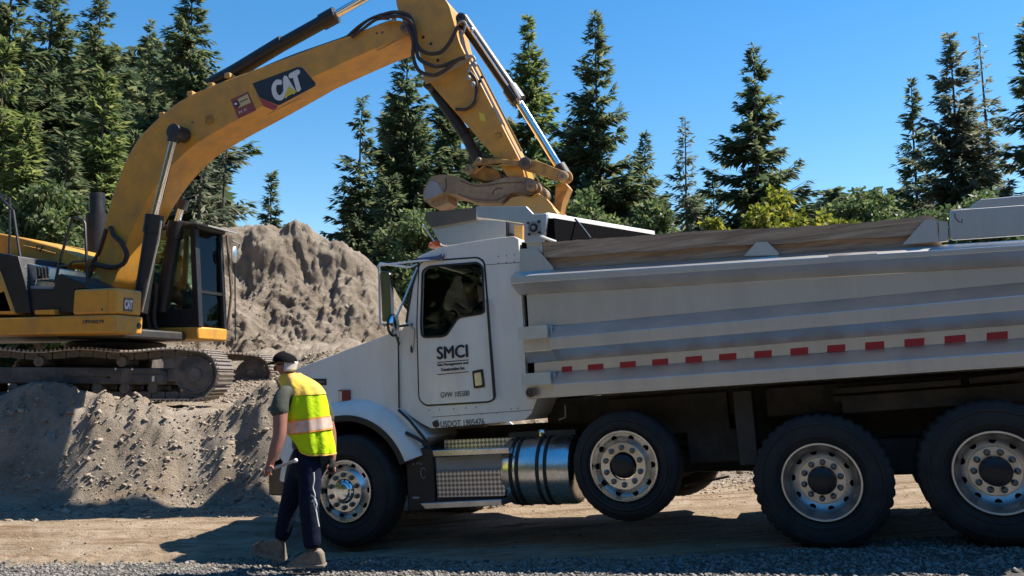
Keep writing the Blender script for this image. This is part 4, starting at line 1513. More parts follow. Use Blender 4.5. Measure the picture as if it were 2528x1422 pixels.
# boxes and tanks added between the frame rails to block daylight under the bed
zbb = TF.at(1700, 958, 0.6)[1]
MB().box(TF.at(1335, 1000, 0.5)[0], d2[0] + 0.9, 0.66, W - 0.66, zr + 0.101, zbb - 0.02).build('underbed_block', M['chassis'], truck)
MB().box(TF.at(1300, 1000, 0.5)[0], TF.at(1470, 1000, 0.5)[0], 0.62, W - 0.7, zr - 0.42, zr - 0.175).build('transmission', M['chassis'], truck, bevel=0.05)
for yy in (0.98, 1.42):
    MB().tube([(pw[0] - 0.25, yy, zr - 0.30), (pw[0] + 1.1, yy, zr - 0.30)], 0.13, 16).build('light_block_tank', M['chassis'], truck)
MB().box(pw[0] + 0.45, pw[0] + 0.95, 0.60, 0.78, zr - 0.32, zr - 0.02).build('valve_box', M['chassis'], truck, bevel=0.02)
MB().box(d1[0] + 0.2, d2[0] - 0.15, 0.62, W - 0.62, d1[1] - 0.02, zr - 0.172).build('axle_gap_block', M['chassis'], truck, bevel=0.03)  # block added to close the light leak between the rear wheels

# --- dump bed -----------------------------------------------------------
DB = 0.06
XL = TF.at(1298, 830, DB)[0]
XR = TF.at(2528, 750, DB)[0]
XE = XR + 0.9
# (row at px 1298, row at px 2528, outward offset of the line)
LINES = [(669, 592, 0.00), (681, 604, -0.135), (698, 617, -0.135), (727, 656, 0.035), (811, 698, 0.035), (839, 729, -0.115), (868, 764, -0.115), (897, 800, 0.035), (924, 835, 0.035), (953, 868, -0.115), (986, 904, -0.115)]


def zline(i, x):
    yl, yr, o_ = LINES[i]
    a, b = TF.at(1298, yl, DB + o_), TF.at(2528, yr, DB + o_)
    t = (x - a[0]) / (b[0] - a[0])
    return a[1] + (b[1] - a[1]) * t


bed_root = truck


def rail(name, ids, x0, x1, back=0.11, mat='bedwhite'):
    rings = []
    for x in (x0, x1):
        f_ = [(x, DB + LINES[i][2], zline(i, x)) for i in ids]
        b_ = [(x, DB + back, zline(ids[-1], x)), (x, DB + back, zline(ids[0], x))]
        rings.append(f_ + b_)
    return MB().loft(rings).build(name, M[mat], truck, smooth=20, bevel=0.004)


xcap = TF.at(1368, 825, DB)[0]
tr_ = rail('top_rail', [0, 1, 2, 3], XL - 0.06, XE)
rail('side_panel', [3, 4], XL + 0.02, XE)
rail('side_rib', [4, 5, 6, 7], xcap, XE)
rail('side_panel', [7, 8], XL + 0.05, XE)
rail('side_rib', [8, 9, 10], xcap, XE)
# squared ends of the ribs with their cast caps
for ids in ([4, 5, 6, 7], [8, 9, 10]):
    rings = []
    top = ids[0]
    for x in (XL - 0.01, xcap):
        rings.append([(x, DB - 0.055, zline(top, x) - 0.005), (x, DB - 0.055, zline(ids[-2] if len(ids) == 4 else ids[-1], x)), (x, DB + 0.03, zline(ids[-1], x)), (x, DB + 0.11, zline(ids[-1], x)), (x, DB + 0.11, zline(top, x) - 0.005)])
    rb = MB().loft(rings).build('rib_end', M['bedwhite'], truck, smooth=20, bevel=0.006)
    rings = []
    for x in (XL - 0.02, xcap - 0.02):
        z1, z2 = zline(top, x) - 0.0, zline(top + 1, x) + 0.002
        rings.append([(x, DB - 0.125, z1), (x, DB - 0.125, z2), (x, DB - 0.105, z2), (x, DB - 0.105, z1)])
    MB().loft(rings).build('rib_cap', M['bedcap'], rb, smooth=20)
pb = TF.p(1310, 969, DB - 0.118)
pv_ = MB().lathe([(0.045, 0.01), (0.045, -0.012), (0.030, -0.014), (0.028, -0.005), (0.015, -0.005), (0.013, -0.02)], 18, pb).build('pivot_bolt', M['pinsteel'], truck)
# splice plate on the top rail
xs = TF.at(2165, 630, DB)[0]
rings = []
for x in (xs - 0.35, xs):
    rings.append([(x, DB - 0.004, zline(0, x) + 0.004), (x, DB - 0.142, zline(1, x) + 0.003), (x, DB - 0.142, zline(2, x)), (x, DB - 0.13, zline(2, x)), (x, DB - 0.13, zline(1, x)), (x, DB, zline(0, x))])
MB().loft(rings).build('splice_plate', M['alu'], tr_, smooth=20)
# front wall, floor and far side of the bed
zt, zb = zline(0, XL), zline(10, XL) + 0.02
MB().box(XL - 0.03, XL + 0.03, DB + 0.12, W - DB - 0.12, zb, zt + 0.30).build('front_wall', M['tarp'], truck)
fl = [(XL + 0.03, zline(10, XL) + 0.03), (XE, zline(10, XE) + 0.03), (XE, zline(10, XE) + 0.11), (XL + 0.03, zline(10, XL) + 0.11)]
MB().prism(fl, DB + 0.12, W - DB - 0.12).build('bed_floor', M['chassis'], truck)
fs_ = [(XL, zline(10, XL)), (XE, zline(10, XE)), (XE, zline(0, XE)), (XL, zline(0, XL))]
MB().prism(fs_, W - DB - 0.11, W - DB).build('far_side', M['bedwhite'], truck)
ft = [(XL + 0.3, zline(0, XL + 0.3)), (XE, zline(0, XE)), (XE, zline(0, XE) + 0.24), (XL + 0.3, zline(0, XL + 0.3) + 0.24)]
MB().prism(ft, W - DB - 0.08, W - DB - 0.03).build('far_plank', M['wood'], truck)
# load of dirt lying in the bed
ld = MB()
rings = []
for k in range(14):
    x = XL + 0.1 + (XE - XL - 0.2) * k / 13
    ring_ = []
    for j in range(9):
        y = DB + 0.13 + (W - 2 * DB - 0.26) * j / 8
        z = zline(4, x) + 0.20 * math.sin(math.pi * j / 8) + 0.05 * math.sin(3 * k + 2 * j) - 0.1
        ring_.append((x, y, z))
    rings.append(ring_)
ld.loft(rings, cap=False, closed=False)
ldo = ld.build('dirt_load', M['mound'], None, smooth=80)
ldo.matrix_world = TF.m
tag(ldo, 'heap of dirt lying inside the bed of the white dump truck', 'dirt')

# red tape marks on the lower panel
TAPE = [(1387, 1412), (1451, 1489), (1530, 1569), (1610, 1649), (1692, 1733), (1775, 1818), (1862, 1905), (1951, 1995), (2042, 2087), (2136, 2183), (2233, 2282), (2332, 2384), (2436, 2488)]
for (xa_, xb_) in TAPE:
    d_ = DB + 0.030
    def yc(px):
        return 911.5 + (px - 1400) * (829 - 911.5) / 1061.0
    h = 7.0 + (xa_ - 1387) / 1100 * 2.5
    MB().prism(T2([(xa_, yc(xa_) - h), (xb_, yc(xb_) - h), (xb_, yc(xb_) + h), (xa_, yc(xa_) + h)], d_), d_, d_ + 0.004).build('reflector_tape', M['red_tape'], truck, smooth=None)

# wooden sideboards above the rail: two planks, the upper one ragged
top_px = [(1262 + 78, 598), (1420, 593), (1500, 588), (1600, 581), (1700, 571), (1800, 567), (1900, 563), (1960, 561), (2020, 557), (2100, 551), (2175, 545), (2190, 541), (2215, 541), (2260, 534), (2292, 530), (2306, 533), (2318, 543)]
pd = DB + 0.02
up2 = T2(top_px, pd)
xs_ = np.array([p[0] for p in up2])
zs_ = np.array([p[1] for p in up2])


def plank_top(x):
    return float(np.interp(x, xs_, zs_))


def plank_mid(x):
    return zline(0, x) + 0.46 * (plank_top(x) - zline(0, x)) + 0.006 * math.sin(7 * x)


xp = np.linspace(xs_[0], xs_[-1], 60)
MB().prism([(x, plank_mid(x) - 0.006) for x in xp] + [(x, plank_top(x) + random.uniform(-0.004, 0.006)) for x in xp[::-1]], pd, pd + 0.045).build('plank', M['wood'], truck, smooth=None)
MB().prism([(x, zline(0, x) - 0.02) for x in xp] + [(x, plank_mid(x) + 0.012) for x in xp[::-1]], pd + 0.047, pd + 0.088).build('plank', M['wood'], truck, smooth=None)
# stake pockets
gp = DB - 0.015
for pts in ([(1283, 614), (1326, 614), (1366, 660), (1366, 668), (1282, 676)], [(1836, 632), (1868, 597), (1894, 597), (1922, 623), (1922, 630)], [(2228, 604), (2280, 546), (2290, 541), (2312, 543), (2318, 597)]):
    MB().prism(T2(pts, gp), gp, gp + 0.012).build('stake_plate', M['bedwhite'], truck)
    MB().prism(T2(pts[1:3] + [(pts[2][0], pts[2][1] + 10)], gp - 0.0), gp + 0.013, gp + 0.02).build('stake_rib', M['dark'], truck)
MB().prism(T2([(2318, 545), (2340, 548), (2342, 594), (2318, 597)], DB), DB, DB + 0.05).build('stake_post', M['bedwhite'], truck)
# grey box over the rear of the bed
rb_ = MB()
fr_ = T2([(2346, 520), (2380, 516), (2540, 505), (2720, 492), (2720, 568), (2540, 579), (2352, 592), (2345, 586)], DB - 0.03)
rb_.prism(fr_, DB - 0.03, DB + 0.02)
tp_ = T2([(2346, 518), (2393, 513), (2420, 492), (2540, 481), (2720, 466), (2720, 495), (2540, 506), (2380, 518)], DB + 0.03)
rbx = rb_.build('tarp_box', M['bedwhite'], truck, bevel=0.01)
MB().prism(tp_, DB + 0.03, DB + 0.10).build('tarp_box_lid', M['bedwhite'], rbx, bevel=0.006)
sc_ = DB - 0.0325
MB().tube([TF.p(px, py, sc_) for px, py in [(2357, 527), (2358, 537), (2366, 547), (2374, 550), (2376, 541)]], 0.003, 5).build('scratch', M['dark'], rbx)
# tarp spool and cab shield at the front of the bed
gs = TF.at
gus = [(1174, 509), (1299, 509), (1316, 528), (1350, 527), (1345, 598), (1294, 600), (1293, 552), (1240, 544), (1178, 537)]
cs = tpart('cab_shield', M['bedwhite'], gus, DB, DB + 0.05, bevel=0.006)
MB().prism(T2([(1300, 600), (1338, 598), (1340, 622), (1302, 622)], DB + 0.02), DB + 0.02, DB + 0.07).build('shield_post', M['bedcap'], cs)
MB().prism(T2([(1052, 524), (1176, 512), (1176, 541), (1062, 560), (1048, 540)], 0.42), 0.42, W - 0.42).build('shield_lip', M['lipgrey'], cs)
MB().prism(T2([(1064, 560), (1180, 543), (1250, 546), (1250, 594), (1100, 604), (1084, 596)], 0.46), 0.46, 0.52).build('shield_panel', M['bedwhite'], cs)
MB().prism(T2([(1249, 546), (1252, 546), (1252, 594), (1249, 594)], 0.45), 0.45, 0.50).build('shield_seam', M['black'], cs)
MB().prism(T2([(1252, 550), (1296, 555), (1296, 598), (1252, 594)], 0.50), 0.50, 0.55).build('shield_panel', M['plastic_grey'], cs)
MB().prism(T2([(1270, 556), (1290, 556), (1290, 594), (1270, 594)], 0.40), 0.40, 0.44).build('shield_brace', M['yellowdusty'], cs)
MB().lathe([(0.03, 0), (0.03, -0.03)], 12, TF.p(1263, 584, 0.42)).build('shield_pin', M['black'], cs)
mo_c = TF.p(1319, 563, DB)
mo_ = MB().lathe([(0.062, 0.0), (0.062, -0.018), (0.050, -0.022), (0.048, -0.012), (0.02, -0.010), (0.018, -0.035), (0.006, -0.036)], 24, mo_c).build('tarp_motor', M['plastic_grey'], truck)
MB().lathe([(0.040, -0.010), (0.040, -0.014)], 20, mo_c).build('motor_face', M['black'], mo_)
for k in range(4):
    a = math.pi / 4 + k * math.pi / 2
    MB().lathe([(0.012, 0), (0.012, -0.02)], 10, mo_c + Vector((0.075 * math.cos(a), 0, 0.075 * math.sin(a)))).build('motor_bolt', M['black'], mo_)
# spool housing running across the bed, falling away to the far side
ha, hb_ = TF.p(1347, 528, DB + 0.05), TF.p(1612, 573, W - 0.12)
hs = MB()
hs.bar(ha + Vector((0, 0, -0.02)), hb_ + Vector((0, 0, -0.02)), 0.05, 0.06)
ho = hs.build('spool_housing', M['white'], truck, bevel=0.008)
hk = MB()
hk.loft([[ha + Vector((-0.02, 0, -0.052)), ha + Vector((0.08, 0, -0.052)), ha + Vector((0.08, 0, -0.36)), ha + Vector((-0.02, 0, -0.36))], [hb_ + Vector((-0.02, 0, -0.052)), hb_ + Vector((0.08, 0, -0.052)), hb_ + Vector((0.08, 0, -0.30)), hb_ + Vector((-0.02, 0, -0.30))]])
hk.build('rolled_tarp', M['tarp'], truck)
MB().tube([TF.p(1420, 541, 0.5), TF.p(1440, 565, 0.4), TF.p(1457, 588, 0.3)], 0.012, 5).build('tarp_strap', M['black'], truck)
MB().tube([TF.p(1333, 582, DB - 0.01), TF.p(1352, 590, DB + 0.0), TF.p(1372, 597, DB + 0.05)], 0.016, 6).build('tarp_bar', M['white'], truck)
MB().box(XL - 0.14, XL - 0.05, 0.2, W - 0.2, zline(9, XL), zline(0, XL) + 0.02).build('bulkhead_brace', M['black'], truck)
MB().prism([(XE, zline(10, XE) + 0.02), (XE + 0.05, zline(10, XE) + 0.02), (XE + 0.05, zline(0, XE)), (XE, zline(0, XE))], DB, W - DB).build('tailgate', M['bedwhite'], truck, bevel=0.008)

# ------------------------------------------------------------------ the digger
FOOT = atY(245, 692, 13.5)
TIP = atY(1300, 462, 11.2)
hx = Vector((TIP.x - FOOT.x, TIP.y - FOOT.y, 0)).normalized()
EF = Frame(FOOT, hx, (-hx.y, hx.x, 0))          # x: the way the boom points, y: away from the viewer
digger = empty('excavator', EF.m)
tag(digger, 'yellow tracked excavator on the spoil bank reaching its boom over the truck', 'excavator')


def E2(pts, d):
    return [EF.at(px, py, d) for px, py in pts]


def epart(name, mat, pts, d0, d1, bevel=0.0, parent=digger, holes=(), smooth=35):
    return MB().prism(E2(pts, d0), d0, d1, holes).build(name, M[mat], parent, bevel=bevel, smooth=smooth)


def sp2(pts, n=5):
    return [(v.x, v.y) for v in spline([Vector((p[0], p[1], 0)) for p in pts], n)]


BW = 0.30      # half width of the boom
# --- boom
bt = sp2([(238, 668), (250, 600), (270, 520), (300, 430), (345, 345), (425, 268), (500, 226), (600, 187), (700, 150), (800, 113), (880, 86), (940, 62), (975, 50)], 4)
be = sp2([(975, 50), (1000, 55), (1014, 78), (1012, 104), (985, 130)], 4)[1:]
bb = sp2([(985, 130), (900, 178), (800, 236), (700, 292), (600, 346), (536, 386), (480, 440), (430, 510), (385, 600), (345, 715), (310, 722), (270, 716)], 4)[1:]
# the underside shows, so its lower outline is read on the far plate
lower = []
tail = be + bb
for i_, (px_, py_) in enumerate(tail):
    k_ = min(1.0, max(0.0, (i_ - 4) / 18.0))
    lower.append(EF.at(px_, py_, -BW + 2 * BW * k_))
boom = MB().prism(E2(bt, -BW) + lower, -BW, BW).build('boom', M['yellow'], digger, bevel=0.02)
# weld flange along the top and bottom edges
fl_t = MB()
for k in (-1, 1):
    pts = [EF.p(px, py, -BW) for px, py in bt[6:]]
    fl_t.tube([(p.x, k * (BW - 0.01), p.z + 0.012) for p in pts], 0.018, 6)
    break
fl_t.build('boom_edge', M['yellowdusty'], boom)
MB().tube([EF.p(px, py, -BW - 0.004) for px, py in sp2([(660, 283), (720, 252), (745, 243)], 3)], 0.008, 5).build('boom_seam', M['rustyellow'], boom)
MB().tube([EF.p(px, py, -BW - 0.004) for px, py in sp2([(930, 125), (985, 98), (1008, 88)], 3)], 0.01, 5).build('boom_seam', M['rustyellow'], boom)
# decal: black panel, red flash, letters, yellow triangle
dd = -BW - 0.006
epart('decal_panel', 'decal_black', [(623, 206), (735, 165), (746, 167), (779, 205), (778, 212), (690, 259), (684, 259), (640, 240)], dd, dd + 0.008, parent=boom, smooth=None)
epart('decal_flash', 'decal_red', [(639, 241), (686, 261), (680, 270), (672, 271), (650, 262)], dd, dd + 0.008, parent=boom, smooth=None)
dl = dd - 0.004


def etext(name, s, mat, px0, py0, px1, py1, pxt, pyt, d, parent, bold=0.0, shear=0.0, frame=EF, fat=0.0):
    a, b, t = frame.at(px0, py0, d), frame.at(px1, py1, d), frame.at(pxt, pyt, d)
    ang = math.atan2(b[1] - a[1], b[0] - a[0])
    nx, nz = -math.sin(ang), math.cos(ang)
    h = (t[0] - a[0]) * nx + (t[1] - a[1]) * nz
    me = text_mesh(name, s, M[mat], h, math.hypot(b[0] - a[0], b[1] - a[1]), bold, shear, fat=fat)
    return link_mesh(name, me, parent, (a[0], d, a[1]), (0, -ang, 0))


etext('lettering', 'CAT', 'decal_white', 681, 252, 749, 219, 665, 208, dl, boom, bold=0.02, fat=0.022)
epart('decal_triangle', 'decal_yellow', [(700, 242), (712, 213), (733, 226)], dl - 0.006, dl, parent=boom, smooth=None)
# warning sticker
epart('sticker', 'decal_brick', [(569, 246), (612, 226), (632, 272), (588, 293)], dd, dd + 0.008, parent=boom, smooth=None)
epart('sticker_field', 'decal_cream', [(586, 245), (611, 232), (619, 253), (588, 267), (594, 258)], dd - 0.003, dd + 0.002, parent=boom, smooth=None)
epart('sticker_mark', 'decal_black', [(577, 253), (583, 249), (589, 253), (589, 261), (582, 265), (577, 260)], dd - 0.004, dd + 0.001, parent=boom, smooth=None)
epart('sticker_mark', 'decal_white', [(578, 255), (584, 253), (586, 257), (580, 260)], dd - 0.006, dd - 0.004, parent=boom, smooth=None)
epart('sticker_mark', 'decal_black', [(592, 251), (612, 242), (613, 244), (593, 253)], dd - 0.005, dd - 0.002, parent=boom, smooth=None)
etext('lettering', 'N C', 'decal_white', 591, 281, 610, 272, 588, 276, dd - 0.003, boom, bold=0.01)
# step bracket and stains on the boom side
MB().tube([EF.p(px, py, -BW - 0.03) for px, py in [(508, 304), (508, 289), (521, 286), (523, 300), (514, 305)]], 0.014, 5).build('boom_eye', M['rustyellow'], boom)
for (px, py) in ((475, 302), (458, 346), (930, 82), (944, 80)):
    MB().ball(EF.p(px, py, -BW), 0.02, 0.01, 0.02, 8, 5).build('boom_plug', M['pinsteel'], boom)
# pins
def pin(px, py, d, r, parent, mat='pinsteel', L=0.05):
    c = EF.p(px, py, d)
    return MB().lathe([(r, 0.06), (r, -L), (r * 0.7, -L - 0.015), (r * 0.35, -L - 0.015), (r * 0.3, -L)], 20, c).build('pin', M[mat], parent)


pin(1003, 70, -BW - 0.08, 0.075, boom)
pin(240, 695, -BW, 0.11, boom, 'yellowdusty')
pin(240, 695, -BW - 0.07, 0.04, boom, 'black')

# pipes on the back of the boom
pipe = [(255, 655), (268, 560), (300, 450), (345, 355), (425, 275), (500, 234), (560, 207), (700, 147), (800, 111), (860, 88), (905, 52), (940, 36)]
for k, yo in enumerate((-0.22, -0.12, 0.10, 0.2)):
    MB().tube(spline([EF.p(px - 3 - k, py - 7 - 2 * (k % 2), -BW) + Vector((0, BW + yo, 0)) for px, py in pipe], 5), 0.019, 7).build('hydraulic_pipe', M['yellowdusty'] if k % 2 else M['hose'], boom)
for (px, py) in ((270, 545), (318, 400), (400, 285), (470, 233), (520, 212), (562, 188)):
    c = EF.p(px, py, -BW + 0.05)
    MB().box(c.x - 0.05, c.x + 0.05, -0.27, 0.27, c.z - 0.03, c.z + 0.05).build('pipe_clamp', M['yellowdusty'], boom, bevel=0.01)
# slack hose loops
def hose(pts, d, r=0.028, parent=None, mat='hose'):
    P_ = [EF.p(q[0], q[1], q[2] if len(q) > 2 else d) for q in pts]
    return MB().tube(spline(P_, 7), r, 8).build('hose', M[mat], parent or boom)


hose([(272, 560), (280, 580), (300, 600), (313, 628), (303, 652), (275, 660), (235, 652)], -BW - 0.06, 0.038)
hose([(262, 565), (245, 620), (230, 650), (220, 700)], -BW - 0.02, 0.03)
hose([(935, 40), (975, 30), (1010, 40), (1024, 75), (1030, 110), (1050, 130), (1085, 130), (1110, 105), (1130, 65)], -BW - 0.10)
hose([(940, 45), (985, 40), (1015, 55), (1026, 90), (1032, 140), (1060, 160), (1090, 163), (1125, 150)], -BW - 0.12)
hose([(1005, 60), (1020, 100), (1020, 140), (1035, 175), (1070, 186), (1100, 172), (1130, 148), (1150, 142)], -BW - 0.14)
hose([(860, 88), (890, 62), (925, 42), (965, 33)], -BW - 0.02, 0.022)
hose([(868, 92), (898, 70), (930, 48), (960, 46)], -BW - 0.04, 0.022)
hose([(1160, 178), (1175, 200), (1174, 245), (1155, 268), (1125, 270)], -0.32, 0.024)
hose([(1150, 142), (1165, 138), (1172, 150), (1160, 165), (1155, 180)], -0.34, 0.02, mat='plastic_grey')
hose([(1128, 62), (1140, 52), (1150, 60), (1142, 85)], -0.36, 0.016, mat='plastic_grey')
for (px, py) in ((1157, 193), (973, 47), (1172, 160), (1168, 208)):
    MB().ball(EF.p(px, py, -0.36), 0.035, 0.03, 0.04, 10, 7).build('hose_fitting', M['plastic_grey'], boom)

# --- stick
SWD = 0.27
sl = sp2([(960, -110), (968, -60), (975, -10), (984, 30), (1005, 72), (1030, 118), (1050, 182), (1058, 200), (1127, 280), (1190, 352), (1228, 400), (1262, 452)], 4)
sr = sp2([(1325, 462), (1312, 420), (1284, 365), (1262, 322), (1216, 232), (1172, 148), (1160, 110), (1150, 75), (1138, 42), (1098, 2), (1060, -40), (1010, -110)], 4)
stick = MB().prism(E2(sl, -SWD) + E2(sr, SWD), -SWD, SWD).build('stick', M['yellow'], digger, bevel=0.018)
epart('stick_edge', 'yellowdusty', [(1176, 160), (1180, 158), (1290, 372), (1285, 374)], -SWD - 0.012, -SWD + 0.0, parent=stick)
epart('stick_mark', 'decal_yellow', [(1181, 277), (1196, 281), (1199, 300), (1186, 297)], -SWD - 0.004, -SWD + 0.002, parent=stick, smooth=None)
MB().tube([EF.p(px, py, -SWD - 0.006) for px, py in [(1222, 331), (1236, 328), (1238, 338), (1222, 343)]], 0.01, 5).build('stick_bracket', M['rustyellow'], stick)
for (px, py) in ((1064, 108), (1081, 149), (1045, 92), (1185, 200), (1190, 190)):
    MB().lathe([(0.024, 0.01), (0.024, -0.004), (0.015, -0.005)], 10, EF.p(px, py, -SWD)).build('stick_plug', M['black'], stick)
epart('stick_plate', 'yellowdusty', [(1040, 190), (1062, 182), (1150, 132), (1165, 138), (1160, 150), (1075, 200), (1050, 206)], -SWD - 0.02, -SWD + 0.005, parent=stick)
pin(1298, 405, -SWD - 0.07, 0.085, stick)
pin(1312, 461, -SWD - 0.10, 0.07, stick, 'steel')


# --- cylinders
def cyl(name, a, b, c, rb, rr, d0, d1=None, parent=digger, collar=True):
    """barrel from a to b, rod from b to c (pixels), centre line on plane d0"""
    d1 = d0 if d1 is None else d1
    A, B, C_ = EF.p(*a, d0), EF.p(*b, d0), EF.p(*c, d1)
    o = MB().tube([A, B], rb, 18).build(name, M['black'], parent)
    MB().tube([B, C_], rr, 14).build('rod', M['chrome'], o)
    if collar:
        t = (B - A).normalized()
        MB().tube([B - t * rb * 2.2, B + t * 0.03], rb * 1.22, 18).build('collar', M['black'], o)
    e = (C_ - B).normalized()
    MB().tube([C_ - e * 0.12, C_ + e * 0.05], rr * 1.7, 14).build('rod_eye', M['dark'], o)
    return o


bc = cyl('boom_cylinder', (345, 772), (381, 536), (432, 332), 0.115, 0.055, -0.52)
MB().lathe([(0.12, 0.2), (0.12, -0.06), (0.08, -0.07), (0.02, -0.07)], 18, EF.p(433, 326, -0.52)).build('cylinder_pin', M['dark'], bc)
MB().tube([EF.p(398, 545, -0.66), EF.p(392, 590, -0.66), EF.p(350, 770, -0.66)], 0.016, 6).build('cylinder_pipe', M['alu'], bc)
bc2 = cyl('boom_cylinder', (400, 770), (436, 552), (452, 500), 0.115, 0.055, 0.52)
bc3 = cyl('stick_cylinder', (520, 208), (826, 38), (975, -48), 0.105, 0.06, 0.0)
MB().tube([EF.p(560, 190, 0.0) + Vector((0, 0, 0)), EF.p(700, 105, 0.0)], 0.12, 16).build('cylinder_sleeve', M['black'], bc3)
MB().ball(EF.p(565, 186, -0.1), 0.05, 0.05, 0.05, 10, 7).build('cylinder_fitting', M['plastic_grey'], bc3)
bk = cyl('bucket_cylinder', (1142, 48), (1278, 246), (1390, 428), 0.095, 0.058, -0.02)
MB().tube([EF.p(1150, 58, -0.12), EF.p(1280, 250, -0.12)], 0.016, 6).build('cylinder_pipe', M['alu'], bk)
MB().tube([EF.p(1262, 205, -0.14), EF.p(1284, 244, -0.14)], 0.022, 6).build('cylinder_pipe', M['alu'], bk)
MB().ball(EF.p(1164, 74, -0.12), 0.04, 0.03, 0.04, 10, 7).build('cylinder_fitting', M['alu'], bk)
pin(1140, 47, -0.30, 0.075, bk, 'dark')
tc_ = cyl('thumb_cylinder', (1070, 218), (1150, 335), (1180, 392), 0.085, 0.05, 0.0, collar=False)
MB().tube([EF.p(1150, 335, 0), EF.p(1172, 380, 0)], 0.078, 14).build('cylinder_guard', M['dark'], tc_)
pin(1062, 208, -0.16, 0.09, tc_, 'dark')

# --- linkage, thumb and bucket
ln_ = epart('bucket_link', 'rustyellow', sp2([(1288, 392), (1330, 398), (1385, 420), (1408, 425), (1412, 442), (1400, 452), (1380, 446), (1320, 428), (1285, 416), (1278, 402), (1288, 392)], 3)[:-1], -SWD - 0.08, -SWD - 0.03, bevel=0.006)
epart('bucket_link', 'rustyellow', sp2([(1288, 392), (1330, 398), (1385, 420), (1408, 425), (1412, 442), (1400, 452), (1380, 446), (1320, 428), (1285, 416), (1278, 402), (1288, 392)], 3)[:-1], SWD + 0.03, SWD + 0.08, bevel=0.006)
pin(1391, 436, -SWD - 0.10, 0.07, ln_, 'steel')
epart('thumb_link', 'rustyellow', [(1180, 388), (1205, 390), (1300, 396), (1302, 412), (1260, 410), (1196, 408), (1172, 428), (1156, 428), (1158, 412)], -SWD - 0.07, -SWD - 0.02, bevel=0.008)
tl_ = epart('thumb_link', 'rustyellow', [(1180, 388), (1205, 390), (1300, 396), (1302, 412), (1260, 410), (1196, 408), (1172, 428), (1156, 428), (1158, 412)], SWD + 0.02, SWD + 0.07, bevel=0.008)
pin(1160, 420, -SWD - 0.10, 0.06, tl_, 'steel')
pin(1185, 398, -SWD - 0.10, 0.045, tl_, 'steel')
epart('thumb_bracket', 'rustyellow', [(1196, 412), (1228, 420), (1240, 442), (1200, 448), (1160, 436)], -0.2, 0.2, bevel=0.01)
th = sp2([(1045, 492), (1046, 470), (1062, 440), (1082, 432), (1110, 432), (1140, 440), (1165, 452), (1200, 452), (1240, 440), (1275, 436), (1310, 440), (1332, 455), (1334, 472), (1318, 482), (1298, 478), (1272, 474), (1256, 480), (1240, 498), (1222, 501), (1180, 500), (1150, 490), (1125, 480), (1100, 478), (1072, 488), (1056, 500), (1045, 492)], 4)[:-1]
thumb = epart('thumb', 'steel', th, -0.30, 0.22, bevel=0.006)
for zz, mm_ in ((-0.306, 'pinsteel'),):
    MB().tube([EF.p(px, py, zz) for px, py in sp2([(1100, 440), (1102, 462), (1096, 476)], 3)], 0.008, 5).build('thumb_weld', M[mm_], thumb)
    MB().tube([EF.p(px, py, zz) for px, py in sp2([(1135, 446), (1180, 460), (1240, 452), (1290, 450)], 4)], 0.006, 5).build('thumb_weld', M[mm_], thumb)
    MB().tube([EF.p(px, py, zz) for px, py in sp2([(1130, 478), (1170, 492), (1225, 494), (1250, 480)], 4)], 0.006, 5).build('thumb_weld', M[mm_], thumb)
epart('thumb_tip', 'plastic_grey', [(1047, 492), (1048, 470), (1062, 444), (1080, 450), (1094, 474), (1072, 486)], -0.315, 0.235, parent=thumb, bevel=0.008)
epart('thumb_tine', 'steel', [(1050, 494), (1072, 486), (1105, 478), (1108, 500), (1078, 512), (1062, 508)], -0.22, 0.12, parent=thumb, bevel=0.01)
MB().tube([EF.p(px, py, -0.305) for px, py in sp2([(1217, 480), (1218, 472), (1228, 465), (1240, 466)], 3)], 0.008, 5).build('thumb_weld', M['pinsteel'], thumb)
pin(1312, 461, -0.33, 0.06, thumb, 'steel')
bu_ = sp2([(1262, 488), (1290, 484), (1318, 490), (1334, 480), (1348, 492), (1370, 520), (1395, 560), (1400, 640), (1370, 720), (1300, 740), (1230, 700), (1200, 620), (1215, 540), (1262, 488)], 4)[:-1]
bucket = epart('bucket', 'yellowdusty', bu_, -0.48, 0.48, bevel=0.015)
epart('bucket_ear', 'yellow', [(1270, 486), (1312, 484), (1330, 476), (1345, 496), (1375, 524), (1392, 530), (1318, 530), (1300, 505)], -0.34, -0.28, parent=bucket, bevel=0.008)
epart('bucket_ear', 'yellow', [(1270, 486), (1312, 484), (1330, 476), (1345, 496), (1375, 524), (1392, 530), (1318, 530), (1300, 505)], 0.28, 0.34, parent=bucket, bevel=0.008)
epart('bucket_arm', 'rustyellow', [(1372, 455), (1396, 450), (1404, 462), (1388, 500), (1382, 535), (1358, 530), (1368, 500)], -0.12, 0.12, parent=bucket, bevel=0.01)
hose([(1320, 428), (1332, 450), (1345, 470), (1352, 484), (1346, 492)], -0.36, 0.010, bucket, 'decal_cream')
for k in range(4):
    MB().box(-0.06, 0.06, -0.05, 0.05, -0.16, 0.0).xform(Matrix.Translation(EF.p(1215, 690, -0.36 + k * 0.24))).build('bucket_tooth', M['steel'], bucket, bevel=0.01)

